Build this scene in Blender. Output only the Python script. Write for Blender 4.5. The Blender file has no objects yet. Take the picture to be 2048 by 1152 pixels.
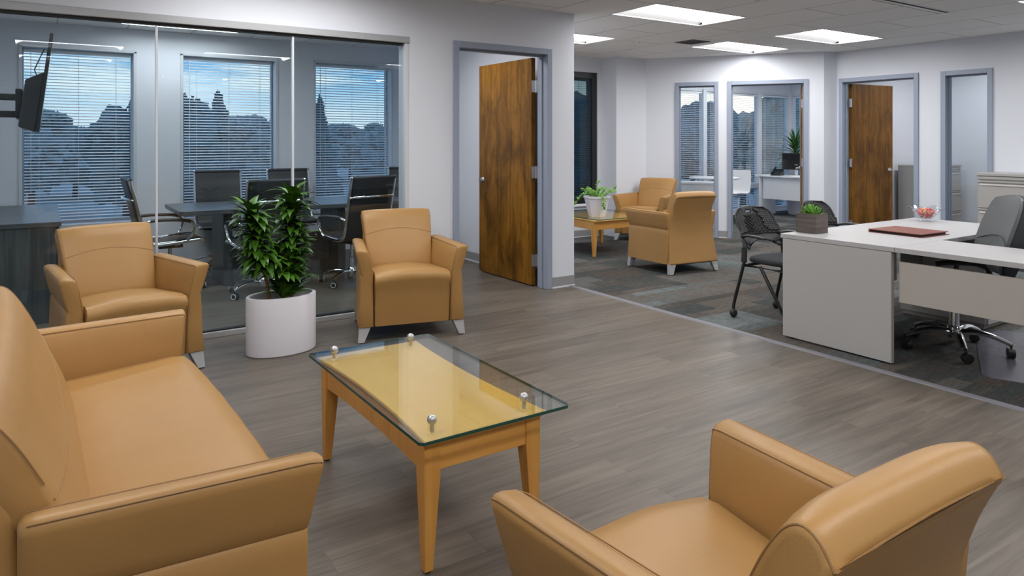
import bpy, bmesh, math, random
from math import sin, cos, pi, radians, sqrt, atan2
from mathutils import Vector, Matrix, noise

random.seed(7)
SC = bpy.context.scene
COL = SC.collection

# ------------------------------------------------------------------ camera
CAM_H = 1.35
cam_d = bpy.data.cameras.new('camera')
cam_d.sensor_width = 36.0
cam_d.lens = 1409.2 / 2048 * 36.0
cam_d.shift_y = -(576 - 282.3) / 2048
cam_d.clip_start = 0.05
cam_d.clip_end = 500
cam = bpy.data.objects.new('camera', cam_d)
COL.objects.link(cam)
cam.location = (0, 0, CAM_H)
cam.rotation_euler = (radians(90), 0, radians(56.345 - 90))
SC.camera = cam

# ------------------------------------------------------------------ view
SC.view_settings.view_transform = 'Standard'
SC.view_settings.look = 'None'
SC.view_settings.gamma = 1.0
SC.view_settings.use_curve_mapping = False
SC.view_settings.exposure = 0.0
SC.cycles.use_denoising = True
SC.cycles.max_bounces = 8
SC.cycles.diffuse_bounces = 4
SC.cycles.glossy_bounces = 4
SC.cycles.transmission_bounces = 6
SC.cycles.transparent_max_bounces = 16
SC.cycles.caustics_reflective = False
SC.cycles.caustics_refractive = False
SC.cycles.sample_clamp_indirect = 6.0

LAMP = 18.0        # emission strength of the ceiling light diffusers


def nd(nt, t, **kw):
    n = nt.nodes.new(t)
    for k, v in kw.items():
        setattr(n, k, v)
    return n


# ------------------------------------------------------------------ world: dusk sky with cloud bands
w = bpy.data.worlds.new('dusk_sky')
SC.world = w
w.use_nodes = True
nt = w.node_tree
for n in list(nt.nodes):
    nt.nodes.remove(n)
tc = nd(nt, 'ShaderNodeTexCoord')
sep = nd(nt, 'ShaderNodeSeparateXYZ')
nt.links.new(tc.outputs['Generated'], sep.inputs[0])
ramp = nd(nt, 'ShaderNodeValToRGB')
mr = nd(nt, 'ShaderNodeMapRange')
mr.inputs[1].default_value = -0.02
mr.inputs[2].default_value = 0.30
nt.links.new(sep.outputs[2], mr.inputs[0])
nt.links.new(mr.outputs[0], ramp.inputs[0])
cr = ramp.color_ramp
cr.elements[0].position = 0.0
cr.elements[0].color = (0.62, 0.62, 0.62, 1)
cr.elements[1].position = 1.0
cr.elements[1].color = (0.07, 0.20, 0.45, 1)
for p, c in ((0.10, (0.66, 0.69, 0.72, 1)), (0.22, (0.50, 0.62, 0.72, 1)), (0.32, (0.22, 0.42, 0.62, 1)), (0.50, (0.12, 0.33, 0.62, 1))):
    e = cr.elements.new(p)
    e.color = c
mp = nd(nt, 'ShaderNodeMapping')
mp.inputs['Scale'].default_value = (1.0, 1.0, 7.0)
nt.links.new(tc.outputs['Generated'], mp.inputs[0])
nz = nd(nt, 'ShaderNodeTexNoise')
nz.inputs['Scale'].default_value = 4.5
nz.inputs['Detail'].default_value = 7
nz.inputs['Roughness'].default_value = 0.62
nt.links.new(mp.outputs[0], nz.inputs['Vector'])
cl = nd(nt, 'ShaderNodeValToRGB')
cl.color_ramp.elements[0].position = 0.50
cl.color_ramp.elements[0].color = (0, 0, 0, 1)
cl.color_ramp.elements[1].position = 0.66
cl.color_ramp.elements[1].color = (1, 1, 1, 1)
nt.links.new(nz.outputs['Fac'], cl.inputs[0])
mx = nd(nt, 'ShaderNodeMixRGB')
mx.inputs[2].default_value = (0.72, 0.74, 0.76, 1)
nt.links.new(cl.outputs[0], mx.inputs[0])
nt.links.new(ramp.outputs[0], mx.inputs[1])
# sunset glow towards +x, low down
gx = nd(nt, 'ShaderNodeMapRange')
gx.interpolation_type = 'SMOOTHSTEP'
gx.inputs[1].default_value = 0.45
gx.inputs[2].default_value = 0.72
nt.links.new(sep.outputs[0], gx.inputs[0])
gz = nd(nt, 'ShaderNodeMapRange')
gz.interpolation_type = 'SMOOTHSTEP'
gz.inputs[1].default_value = 0.20
gz.inputs[2].default_value = 0.04
nt.links.new(sep.outputs[2], gz.inputs[0])
gm = nd(nt, 'ShaderNodeMath', operation='MULTIPLY')
nt.links.new(gx.outputs[0], gm.inputs[0])
nt.links.new(gz.outputs[0], gm.inputs[1])
mg = nd(nt, 'ShaderNodeMixRGB')
mg.inputs[2].default_value = (1.0, 0.84, 0.72, 1)
nt.links.new(gm.outputs[0], mg.inputs[0])
nt.links.new(mx.outputs[0], mg.inputs[1])
bgn = nd(nt, 'ShaderNodeBackground')
bgn.inputs['Strength'].default_value = 1.7
nt.links.new(mg.outputs[0], bgn.inputs[0])
wo = nd(nt, 'ShaderNodeOutputWorld')
nt.links.new(bgn.outputs[0], wo.inputs[0])

# ------------------------------------------------------------------ materials
M = {}


def base_mat(name):
    m = bpy.data.materials.new(name)
    m.use_nodes = True
    return m, m.node_tree, m.node_tree.nodes['Principled BSDF']


def pmat(name, col, rough=0.5, metal=0.0, spec=0.5, bump=None, var=None, coat=0.0):
    """principled material; bump=(scale,strength), var=(scale,amount) adds an even mottling"""
    m, t, b = base_mat(name)
    b.inputs['Base Color'].default_value = (*col, 1)
    b.inputs['Roughness'].default_value = rough
    b.inputs['Metallic'].default_value = metal
    b.inputs['Specular IOR Level'].default_value = spec
    b.inputs['Coat Weight'].default_value = coat
    c = nd(t, 'ShaderNodeTexCoord')
    if var:
        n = nd(t, 'ShaderNodeTexNoise')
        n.inputs['Scale'].default_value = var[0]
        n.inputs['Detail'].default_value = 4
        t.links.new(c.outputs['Object'], n.inputs['Vector'])
        x = nd(t, 'ShaderNodeMixRGB')
        a = var[1]
        x.inputs[1].default_value = (*[v * (1 - a) for v in col], 1)
        x.inputs[2].default_value = (*[min(1, v * (1 + a)) for v in col], 1)
        t.links.new(n.outputs['Fac'], x.inputs[0])
        t.links.new(x.outputs[0], b.inputs['Base Color'])
    if bump:
        n = nd(t, 'ShaderNodeTexNoise')
        n.inputs['Scale'].default_value = bump[0]
        n.inputs['Detail'].default_value = 3
        t.links.new(c.outputs['Object'], n.inputs['Vector'])
        u = nd(t, 'ShaderNodeBump')
        u.inputs['Strength'].default_value = bump[1]
        u.inputs['Distance'].default_value = 0.004
        t.links.new(n.outputs['Fac'], u.inputs['Height'])
        if name == 'leather':
            # creases of use: broad soft folds under the fine grain
            n3 = nd(t, 'ShaderNodeTexNoise')
            n3.inputs['Scale'].default_value = 6
            n3.inputs['Detail'].default_value = 1
            n3.inputs['Distortion'].default_value = 0.1
            t.links.new(c.outputs['Object'], n3.inputs['Vector'])
            u3 = nd(t, 'ShaderNodeBump')
            u3.inputs['Strength'].default_value = 0.07
            u3.inputs['Distance'].default_value = 0.03
            t.links.new(n3.outputs['Fac'], u3.inputs['Height'])
            t.links.new(u3.outputs[0], u.inputs['Normal'])
        t.links.new(u.outputs[0], b.inputs['Normal'])
    M[name] = m
    return m


def glass_mat(name, tint=(1, 1, 1), refl=1.0, rough=0.0):
    """thin sheet glass: clear transmission plus a Fresnel mirror"""
    m = bpy.data.materials.new(name)
    m.use_nodes = True
    t = m.node_tree
    t.nodes.remove(t.nodes['Principled BSDF'])
    out = t.nodes['Material Output']
    tr = nd(t, 'ShaderNodeBsdfTransparent')
    tr.inputs[0].default_value = (*tint, 1)
    gl = nd(t, 'ShaderNodeBsdfGlossy')
    gl.inputs['Roughness'].default_value = rough
    gl.inputs[0].default_value = (0.95, 0.98, 1.0, 1)
    fr = nd(t, 'ShaderNodeFresnel')
    # entering and leaving the sheet reflect alike
    ge = nd(t, 'ShaderNodeNewGeometry')
    io = nd(t, 'ShaderNodeMapRange')
    io.inputs[3].default_value = 1.5
    io.inputs[4].default_value = 1 / 1.5
    t.links.new(ge.outputs['Backfacing'], io.inputs[0])
    t.links.new(io.outputs[0], fr.inputs[0])
    mu = nd(t, 'ShaderNodeMath', operation='MULTIPLY')
    mu.inputs[1].default_value = refl
    mu.use_clamp = True
    t.links.new(fr.outputs[0], mu.inputs[0])
    x = nd(t, 'ShaderNodeMixShader')
    t.links.new(mu.outputs[0], x.inputs[0])
    t.links.new(tr.outputs[0], x.inputs[1])
    t.links.new(gl.outputs[0], x.inputs[2])
    t.links.new(x.outputs[0], out.inputs[0])
    M[name] = m
    return m


def emit_mat(name, col, s):
    m = bpy.data.materials.new(name)
    m.use_nodes = True
    t = m.node_tree
    t.nodes.remove(t.nodes['Principled BSDF'])
    e = nd(t, 'ShaderNodeEmission')
    e.inputs[0].default_value = (*col, 1)
    e.inputs[1].default_value = s
    t.links.new(e.outputs[0], t.nodes['Material Output'].inputs[0])
    M[name] = m
    return m


pmat('wall_paint', (0.72, 0.75, 0.82), 0.75, spec=0.2)
pmat('frame_paint', (0.30, 0.345, 0.44), 0.4)
pmat('window_trim', (0.62, 0.65, 0.70), 0.4)
pmat('header_metal', (0.40, 0.41, 0.43), 0.35, metal=0.3)
pmat('black_frame', (0.012, 0.013, 0.016), 0.35)
pmat('baseboard', (0.30, 0.30, 0.305), 0.5)
pmat('baseboard_edge', (0.55, 0.57, 0.62), 0.5)
pmat('leather', (0.40, 0.222, 0.076), 0.42, spec=0.4, bump=(260, 0.10), var=(5, 0.06))
pmat('leather_seam', (0.30, 0.162, 0.056), 0.5)
pmat('alu', (0.62, 0.63, 0.66), 0.38, metal=0.55)
pmat('alu_channel', (0.58, 0.59, 0.62), 0.35, metal=0.2)
pmat('chrome', (0.82, 0.83, 0.85), 0.1, metal=1.0)
pmat('steel', (0.62, 0.62, 0.64), 0.28, metal=1.0)
pmat('ball_steel', (0.5, 0.5, 0.5), 0.42, metal=0.9)
pmat('black_plastic', (0.016, 0.017, 0.019), 0.45)
pmat('black_tube', (0.012, 0.012, 0.014), 0.35)
pmat('black_mesh', (0.022, 0.023, 0.027), 0.5)
pmat('seat_fabric', (0.022, 0.027, 0.032), 0.9, bump=(400, 0.3))
pmat('charcoal_leather', (0.020, 0.021, 0.025), 0.45)
pmat('grey_leather', (0.105, 0.115, 0.12), 0.5, bump=(200, 0.05))
pmat('dark_grey_leather', (0.028, 0.033, 0.037), 0.45)
pmat('piping_dark', (0.006, 0.006, 0.007), 0.5)
pmat('planter_white', (0.77, 0.76, 0.82), 0.32)
pmat('soil', (0.035, 0.028, 0.022), 0.95, bump=(60, 1.0), var=(40, 0.5))
pmat('bark', (0.22, 0.11, 0.045), 0.8, var=(60, 0.3))
pmat('leaf_dark', (0.048, 0.135, 0.010), 0.34, var=(9, 0.55))
pmat('leaf_ivy', (0.12, 0.29, 0.03), 0.5, var=(20, 0.5))
pmat('leaf_purple', (0.075, 0.05, 0.06), 0.6, var=(20, 0.4))
pmat('leaf_succulent', (0.17, 0.40, 0.06), 0.4, var=(20, 0.4))
pmat('leaf_palm', (0.055, 0.15, 0.03), 0.45, var=(8, 0.4))
pmat('laminate', (0.46, 0.455, 0.47), 0.42)
pmat('laminate_edge', (0.42, 0.40, 0.38), 0.45)
pmat('laminate_side', (0.46, 0.455, 0.45), 0.5)
pmat('laminate_warm', (0.46, 0.425, 0.395), 0.5)
pmat('cabinet_grey', (0.42, 0.41, 0.40), 0.45)
pmat('office_white', (0.82, 0.82, 0.83), 0.4)
pmat('folder_leather', (0.20, 0.055, 0.035), 0.45, bump=(200, 0.15), var=(12, 0.2))
pmat('page_black', (0.012, 0.012, 0.014), 0.6)
pmat('ceiling_light_white', (0.8, 0.8, 0.82), 0.35)
pmat('light_reflector', (0.42, 0.42, 0.43), 0.5)  # greyer than the real white, to hold down its lit brightness
pmat('vent_grey', (0.10, 0.10, 0.10), 0.6)
pmat('vent_black', (0.004, 0.004, 0.004), 0.7)
pmat('tv_black', (0.02, 0.021, 0.024), 0.35)
pmat('tv_screen', (0.006, 0.007, 0.009), 0.1)
pmat('blind_white', (0.74, 0.78, 0.82), 0.45)
pmat('cord_white', (0.7, 0.72, 0.75), 0.6)
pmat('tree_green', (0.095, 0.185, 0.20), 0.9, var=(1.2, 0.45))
pmat('tree_green_hazy', (0.27, 0.34, 0.34), 0.9, var=(1.2, 0.4))  # haze over the trees is put into this paler green
pmat('tree_bark', (0.02, 0.016, 0.013), 0.9)
pmat('hazy_asphalt', (0.30, 0.36, 0.37), 0.8, var=(0.12, 0.35))  # pale teal: haze over the parking ground is put into the colour
pmat('chair_mat', (0.11, 0.11, 0.14), 0.22, var=(60, 0.15))
pmat('transition', (0.19, 0.19, 0.215), 0.5)
pmat('white_plastic', (0.75, 0.75, 0.77), 0.4)
for i, c in enumerate(((0.75, 0.05, 0.03), (0.80, 0.20, 0.05), (0.85, 0.42, 0.05), (0.78, 0.10, 0.12), (0.85, 0.30, 0.28), (0.6, 0.03, 0.03))):
    pmat('candy_%d' % i, c, 0.25)
glass_mat('partition_glass', (0.88, 0.938, 0.958), 1.0)
glass_mat('window_glass', (0.90, 0.96, 0.98), 0.9)
glass_mat('dimming_glass', (0.42, 0.50, 0.52), 0.9)
glass_mat('side_glass', (0.92, 0.95, 0.965), 1.0)
glass_mat('table_glass', (0.972, 0.99, 0.982), 1.0)
pmat('glass_edge', (0.018, 0.075, 0.062), 0.08)
glass_mat('bowl_glass', (0.93, 0.95, 0.96), 1.6)
emit_mat('lamp_emit', (1.0, 0.985, 0.965), LAMP)


def plank_floor():
    m, t, b = base_mat('plank_floor')
    c = nd(t, 'ShaderNodeTexCoord')
    br = nd(t, 'ShaderNodeTexBrick')
    br.offset = 0.37
    br.inputs['Color1'].default_value = (0, 0, 0, 1)
    br.inputs['Color2'].default_value = (1, 1, 1, 1)
    br.inputs['Mortar'].default_value = (0.5, 0.5, 0.5, 1)
    br.inputs['Scale'].default_value = 1
    br.inputs['Mortar Size'].default_value = 0.0011
    br.inputs['Brick Width'].default_value = 1.22
    br.inputs['Row Height'].default_value = 0.152
    t.links.new(c.outputs['Object'], br.inputs['Vector'])
    # grain: noise stretched along the plank, offset per plank
    mp = nd(t, 'ShaderNodeMapping')
    mp.inputs['Scale'].default_value = (1.1, 17, 1)
    ad = nd(t, 'ShaderNodeVectorMath', operation='ADD')
    sc = nd(t, 'ShaderNodeVectorMath', operation='SCALE')
    sc.inputs['Scale'].default_value = 13.0
    t.links.new(br.outputs['Color'], sc.inputs[0])
    t.links.new(c.outputs['Object'], ad.inputs[0])
    t.links.new(sc.outputs[0], ad.inputs[1])
    t.links.new(ad.outputs[0], mp.inputs[0])
    n1 = nd(t, 'ShaderNodeTexNoise')
    n1.inputs['Scale'].default_value = 1.6
    n1.inputs['Detail'].default_value = 8
    n1.inputs['Roughness'].default_value = 0.62
    n1.inputs['Distortion'].default_value = 0.9
    t.links.new(mp.outputs[0], n1.inputs['Vector'])
    r1 = nd(t, 'ShaderNodeValToRGB')
    r1.color_ramp.elements[0].position = 0.28
    r1.color_ramp.elements[0].color = (0.085, 0.071, 0.057, 1)
    r1.color_ramp.elements[1].position = 0.75
    r1.color_ramp.elements[1].color = (0.182, 0.156, 0.128, 1)
    e = r1.color_ramp.elements.new(0.5)
    e.color = (0.130, 0.110, 0.090, 1)
    t.links.new(n1.outputs['Fac'], r1.inputs[0])
    hv = nd(t, 'ShaderNodeHueSaturation')
    mrg = nd(t, 'ShaderNodeMapRange')
    mrg.inputs[3].default_value = 0.84
    mrg.inputs[4].default_value = 1.14
    t.links.new(br.outputs['Color'], mrg.inputs[0])
    t.links.new(mrg.outputs[0], hv.inputs['Value'])
    t.links.new(r1.outputs[0], hv.inputs['Color'])
    mo = nd(t, 'ShaderNodeMixRGB')
    mo.inputs[2].default_value = (0.09, 0.08, 0.07, 1)
    t.links.new(br.outputs['Fac'], mo.inputs[0])
    t.links.new(hv.outputs[0], mo.inputs[1])
    # a faint reddish blotch in some boards
    n2 = nd(t, 'ShaderNodeTexNoise')
    n2.inputs['Scale'].default_value = 1.3
    t.links.new(c.outputs['Object'], n2.inputs['Vector'])
    r2 = nd(t, 'ShaderNodeMapRange')
    r2.inputs[1].default_value = 0.5
    r2.inputs[2].default_value = 0.75
    r2.inputs[4].default_value = 0.5
    t.links.new(n2.outputs['Fac'], r2.inputs[0])
    mq = nd(t, 'ShaderNodeMixRGB')
    mq.blend_type = 'MULTIPLY'
    mq.inputs[2].default_value = (1.06, 0.96, 0.92, 1)
    t.links.new(r2.outputs[0], mq.inputs[0])
    t.links.new(mo.outputs[0], mq.inputs[1])
    t.links.new(mq.outputs[0], b.inputs['Base Color'])
    b.inputs['Roughness'].default_value = 0.42
    b.inputs['Specular IOR Level'].default_value = 0.35
    M['plank_floor'] = m


def carpet():
    m, t, b = base_mat('carpet')
    c = nd(t, 'ShaderNodeTexCoord')

    def bricks(w, h, off, loc, vec=None):
        mp = nd(t, 'ShaderNodeMapping')
        mp.inputs['Location'].default_value = loc
        t.links.new(c.outputs['Object'], mp.inputs[0])
        br = nd(t, 'ShaderNodeTexBrick')
        br.offset = off
        br.inputs['Color1'].default_value = (0, 0, 0, 1)
        br.inputs['Color2'].default_value = (1, 1, 1, 1)
        br.inputs['Mortar'].default_value = (0.5, 0.5, 0.5, 1)
        br.inputs['Scale'].default_value = 1
        br.inputs['Mortar Size'].default_value = 0.0
        br.inputs['Brick Width'].default_value = w
        br.inputs['Row Height'].default_value = h
        t.links.new(mp.outputs[0], br.inputs['Vector'])
        return br
    b1 = bricks(0.92, 0.46, 0.5, (0, 0, 0))
    b2 = bricks(0.61, 0.23, 0.33, (0.37, 0.11, 0))
    st = nd(t, 'ShaderNodeTexNoise')
    st.inputs['Scale'].default_value = 2.0
    st.inputs['Detail'].default_value = 6
    st.inputs['Roughness'].default_value = 0.7
    mp = nd(t, 'ShaderNodeMapping')
    mp.inputs['Scale'].default_value = (1.2, 9, 1)
    t.links.new(c.outputs['Object'], mp.inputs[0])
    t.links.new(mp.outputs[0], st.inputs['Vector'])
    a = nd(t, 'ShaderNodeMath', operation='MULTIPLY')
    a.inputs[1].default_value = 0.50
    t.links.new(b1.outputs['Color'], a.inputs[0])
    a2 = nd(t, 'ShaderNodeMath', operation='MULTIPLY_ADD')
    a2.inputs[1].default_value = 0.30
    t.links.new(b2.outputs['Color'], a2.inputs[0])
    t.links.new(a.outputs[0], a2.inputs[2])
    a3 = nd(t, 'ShaderNodeMath', operation='MULTIPLY_ADD')
    a3.inputs[1].default_value = 0.42
    t.links.new(st.outputs['Fac'], a3.inputs[0])
    t.links.new(a2.outputs[0], a3.inputs[2])
    r = nd(t, 'ShaderNodeValToRGB')
    els = r.color_ramp.elements
    els[0].position = 0.12
    els[0].color = (0.034, 0.041, 0.042, 1)
    els[1].position = 0.95
    els[1].color = (0.145, 0.162, 0.165, 1)
    for p, col in ((0.33, (0.086, 0.070, 0.060, 1)), (0.48, (0.052, 0.061, 0.062, 1)), (0.62, (0.115, 0.098, 0.086, 1)), (0.78, (0.105, 0.121, 0.124, 1))):
        e = els.new(p)
        e.color = col
    t.links.new(a3.outputs[0], r.inputs[0])
    # pile flecks, drawn out along the tufting rows
    mp2 = nd(t, 'ShaderNodeMapping')
    mp2.inputs['Scale'].default_value = (14, 190, 1)
    t.links.new(c.outputs['Object'], mp2.inputs[0])
    fl = nd(t, 'ShaderNodeTexNoise')
    fl.inputs['Scale'].default_value = 1
    fl.inputs['Detail'].default_value = 2
    t.links.new(mp2.outputs[0], fl.inputs['Vector'])
    f2 = nd(t, 'ShaderNodeMapRange')
    f2.inputs[1].default_value = 0.3
    f2.inputs[2].default_value = 0.7
    f2.inputs[3].default_value = 0.55
    f2.inputs[4].default_value = 1.4
    t.links.new(fl.outputs['Fac'], f2.inputs[0])
    hv = nd(t, 'ShaderNodeHueSaturation')
    t.links.new(f2.outputs[0], hv.inputs['Value'])
    t.links.new(r.outputs[0], hv.inputs['Color'])
    t.links.new(hv.outputs[0], b.inputs['Base Color'])
    bu = nd(t, 'ShaderNodeBump')
    bu.inputs['Strength'].default_value = 0.4
    bu.inputs['Distance'].default_value = 0.004
    t.links.new(fl.outputs['Fac'], bu.inputs['Height'])
    t.links.new(bu.outputs[0], b.inputs['Normal'])
    b.inputs['Roughness'].default_value = 0.95
    b.inputs['Specular IOR Level'].default_value = 0.1
    M['carpet'] = m


def ceiling_mat():
    m, t, b = base_mat('ceiling_tile')
    c = nd(t, 'ShaderNodeTexCoord')
    mp = nd(t, 'ShaderNodeMapping')
    mp.inputs['Rotation'].default_value = (0, 0, radians(90))
    mp.inputs['Location'].default_value = (3.81, -6.32 + 0.62 * 20, 0)
    t.links.new(c.outputs['Object'], mp.inputs[0])
    br = nd(t, 'ShaderNodeTexBrick')
    br.offset = 0.5
    br.inputs['Color1'].default_value = (0.86, 0.855, 0.85, 1)
    br.inputs['Color2'].default_value = (0.89, 0.885, 0.88, 1)
    br.inputs['Mortar'].default_value = (0.46, 0.43, 0.415, 1)
    br.inputs['Scale'].default_value = 1
    br.inputs['Mortar Size'].default_value = 0.006
    br.inputs['Mortar Smooth'].default_value = 0.1
    br.inputs['Brick Width'].default_value = 1.19
    br.inputs['Row Height'].default_value = 0.62
    t.links.new(mp.outputs[0], br.inputs['Vector'])
    sp = nd(t, 'ShaderNodeTexNoise')
    sp.inputs['Scale'].default_value = 120
    t.links.new(c.outputs['Object'], sp.inputs['Vector'])
    bu = nd(t, 'ShaderNodeBump')
    bu.inputs['Strength'].default_value = 0.15
    bu.inputs['Distance'].default_value = 0.003
    t.links.new(sp.outputs['Fac'], bu.inputs['Height'])
    t.links.new(br.outputs['Color'], b.inputs['Base Color'])
    t.links.new(bu.outputs[0], b.inputs['Normal'])
    b.inputs['Roughness'].default_value = 0.9
    M['ceiling_tile'] = m


def wood(name, cols, stretch=(14, 14, 1.2), scale=1.6, cloud=None, rough=0.35, mirror=None, axis='Object'):
    m, t, b = base_mat(name)
    c = nd(t, 'ShaderNodeTexCoord')
    src = c.outputs[axis]
    if mirror:
        # book-matched leaves: fold one coordinate back and forth
        sp = nd(t, 'ShaderNodeSeparateXYZ')
        t.links.new(src, sp.inputs[0])
        pg = nd(t, 'ShaderNodeMath', operation='PINGPONG')
        pg.inputs[1].default_value = mirror
        t.links.new(sp.outputs[0], pg.inputs[0])
        cb = nd(t, 'ShaderNodeCombineXYZ')
        t.links.new(pg.outputs[0], cb.inputs[0])
        t.links.new(sp.outputs[1], cb.inputs[1])
        t.links.new(sp.outputs[2], cb.inputs[2])
        src = cb.outputs[0]
    mp = nd(t, 'ShaderNodeMapping')
    mp.inputs['Scale'].default_value = stretch
    t.links.new(src, mp.inputs[0])
    n = nd(t, 'ShaderNodeTexNoise')
    n.inputs['Scale'].default_value = scale
    n.inputs['Detail'].default_value = 7
    n.inputs['Roughness'].default_value = 0.6
    n.inputs['Distortion'].default_value = 0.6
    t.links.new(mp.outputs[0], n.inputs['Vector'])
    r = nd(t, 'ShaderNodeValToRGB')
    els = r.color_ramp.elements
    els[0].position = 0.3
    els[0].color = (*cols[0], 1)
    els[1].position = 0.72
    els[1].color = (*cols[1], 1)
    t.links.new(n.outputs['Fac'], r.inputs[0])
    o = r.outputs[0]
    if cloud:
        mp2 = nd(t, 'ShaderNodeMapping')
        mp2.inputs['Scale'].default_value = cloud[0]
        t.links.new(c.outputs[axis], mp2.inputs[0])
        n2 = nd(t, 'ShaderNodeTexNoise')
        n2.inputs['Scale'].default_value = cloud[1]
        n2.inputs['Detail'].default_value = 5
        n2.inputs['Roughness'].default_value = 0.65
        n2.inputs['Distortion'].default_value = 0.5
        t.links.new(mp2.outputs[0], n2.inputs['Vector'])
        r2 = nd(t, 'ShaderNodeValToRGB')
        r2.color_ramp.elements[0].position = 0.42
        r2.color_ramp.elements[0].color = (0, 0, 0, 1)
        r2.color_ramp.elements[1].position = 0.74
        r2.color_ramp.elements[1].color = (1, 1, 1, 1)
        t.links.new(n2.outputs['Fac'], r2.inputs[0])
        x = nd(t, 'ShaderNodeMixRGB')
        x.inputs[2].default_value = (*cols[2], 1)
        t.links.new(r2.outputs[0], x.inputs[0])
        t.links.new(o, x.inputs[1])
        o = x.outputs[0]
    t.links.new(o, b.inputs['Base Color'])
    b.inputs['Roughness'].default_value = rough
    M[name] = m


plank_floor()
carpet()
ceiling_mat()
wood('door_wood', ((0.15, 0.064, 0.008), (0.34, 0.155, 0.019), (0.050, 0.019, 0.002)), (16, 16, 0.8), 1.5, ((3.6, 3.6, 1.3), 1.7), 0.33, 0.235)
wood('maple', ((0.60, 0.275, 0.055), (0.72, 0.37, 0.095)), (2, 14, 14), 1.0, rough=0.38)
wood('maple_top', ((0.72, 0.43, 0.085), (0.80, 0.50, 0.11)), (14, 1.6, 14), 0.8, rough=0.33)
wood('maple_leg', ((0.58, 0.27, 0.055), (0.70, 0.36, 0.09)), (20, 20, 1.6), 1.0, rough=0.38)
wood('ash_dark', ((0.028, 0.032, 0.036), (0.10, 0.108, 0.112)), (26, 26, 1.1), 1.0, rough=0.45)
wood('ash_top', ((0.05, 0.054, 0.060), (0.12, 0.125, 0.132)), (1.2, 22, 22), 1.0, rough=0.32)
wood('grey_wood', ((0.075, 0.062, 0.055), (0.17, 0.145, 0.13)), (2, 2, 24), 1.6, rough=0.7)
M['door_wood'].node_tree.nodes['Principled BSDF'].inputs['Specular IOR Level'].default_value = 0.22

# ------------------------------------------------------------------ mesh builder


class MB:
    def __init__(self):
        self.v = []
        self.f = []

    def add(self, vs, fs):
        o = len(self.v)
        self.v += [tuple(p) for p in vs]
        self.f += [tuple(i + o for i in f) for f in fs]
        return self

    def box(self, x0, x1, y0, y1, z0, z1):
        vs = [(x, y, z) for z in (z0, z1) for y in (y0, y1) for x in (x0, x1)]
        return self.add(vs, [(0, 2, 3, 1), (4, 5, 7, 6), (0, 1, 5, 4), (2, 6, 7, 3), (0, 4, 6, 2), (1, 3, 7, 5)])

    def obox(self, c, s, rot=None):
        x, y, z = [q / 2 for q in s]
        vs = [Vector((a * x, b * y, d * z)) for d in (-1, 1) for b in (-1, 1) for a in (-1, 1)]
        if rot is not None:
            vs = [rot @ p for p in vs]
        c = Vector(c)
        return self.add([p + c for p in vs], [(0, 2, 3, 1), (4, 5, 7, 6), (0, 1, 5, 4), (2, 6, 7, 3), (0, 4, 6, 2), (1, 3, 7, 5)])

    def loft(self, rings, cap=True, closed=True):
        n = len(rings[0])
        vs = [p for r in rings for p in r]
        fs = []
        for i in range(len(rings) - 1):
            for j in range(n if closed else n - 1):
                k = (j + 1) % n
                fs.append((i * n + j, i * n + k, (i + 1) * n + k, (i + 1) * n + j))
        if cap and closed:
            fs.append(tuple(range(n))[::-1])
            fs.append(tuple((len(rings) - 1) * n + j for j in range(n)))
        return self.add(vs, fs)

    def prism(self, poly, axis, a, b):
        def P(u, v, t):
            return {'x': (t, u, v), 'y': (u, t, v), 'z': (u, v, t)}[axis]
        return self.loft([[P(u, v, a) for u, v in poly], [P(u, v, b) for u, v in poly]])

    def lathe(self, prof, n=24, c=(0, 0, 0), ax='z', cap=True):
        rings = []
        for r, h in prof:
            ring = []
            for i in range(n):
                t = 2 * pi * i / n
                a, b = r * cos(t), r * sin(t)
                ring.append({'z': (c[0] + a, c[1] + b, c[2] + h), 'x': (c[0] + h, c[1] + a, c[2] + b), 'y': (c[0] + a, c[1] + h, c[2] + b)}[ax])
            rings.append(ring)
        return self.loft(rings, cap)

    def tube(self, pts, r, n=8, closed=False, flat=1.0):
        pts = [Vector(p) for p in pts]
        m = len(pts)
        rr = r if isinstance(r, (list, tuple)) else [r] * m
        tang = []
        for i in range(m):
            if closed:
                d = pts[(i + 1) % m] - pts[i - 1]
            else:
                d = pts[min(i + 1, m - 1)] - pts[max(i - 1, 0)]
            tang.append(d.normalized() if d.length > 1e-9 else Vector((0, 0, 1)))
        up = Vector((0, 0, 1))
        if abs(tang[0].dot(up)) > 0.9:
            up = Vector((1, 0, 0))
        u = tang[0].cross(up).normalized()
        rings = []
        for i in range(m):
            u = (u - tang[i] * u.dot(tang[i]))
            u = u.normalized() if u.length > 1e-6 else tang[i].orthogonal().normalized()
            v = tang[i].cross(u)
            rings.append([pts[i] + u * (rr[i] * cos(2 * pi * k / n)) + v * (rr[i] * flat * sin(2 * pi * k / n)) for k in range(n)])
        if closed:
            rings.append(rings[0])
            return self.loft(rings, False)
        return self.loft(rings, True)

    def sphere(self, c, r, n=12, m=8, s=(1, 1, 1)):
        rings = []
        for i in range(m + 1):
            t = pi * i / m
            q = max(sin(t), 0.02)
            rings.append([(c[0] + s[0] * r * q * cos(2 * pi * k / n), c[1] + s[1] * r * q * sin(2 * pi * k / n), c[2] - s[2] * r * cos(t)) for k in range(n)])
        return self.loft(rings)

    def xf(self, mat):
        self.v = [tuple(mat @ Vector(p)) for p in self.v]
        return self


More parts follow.
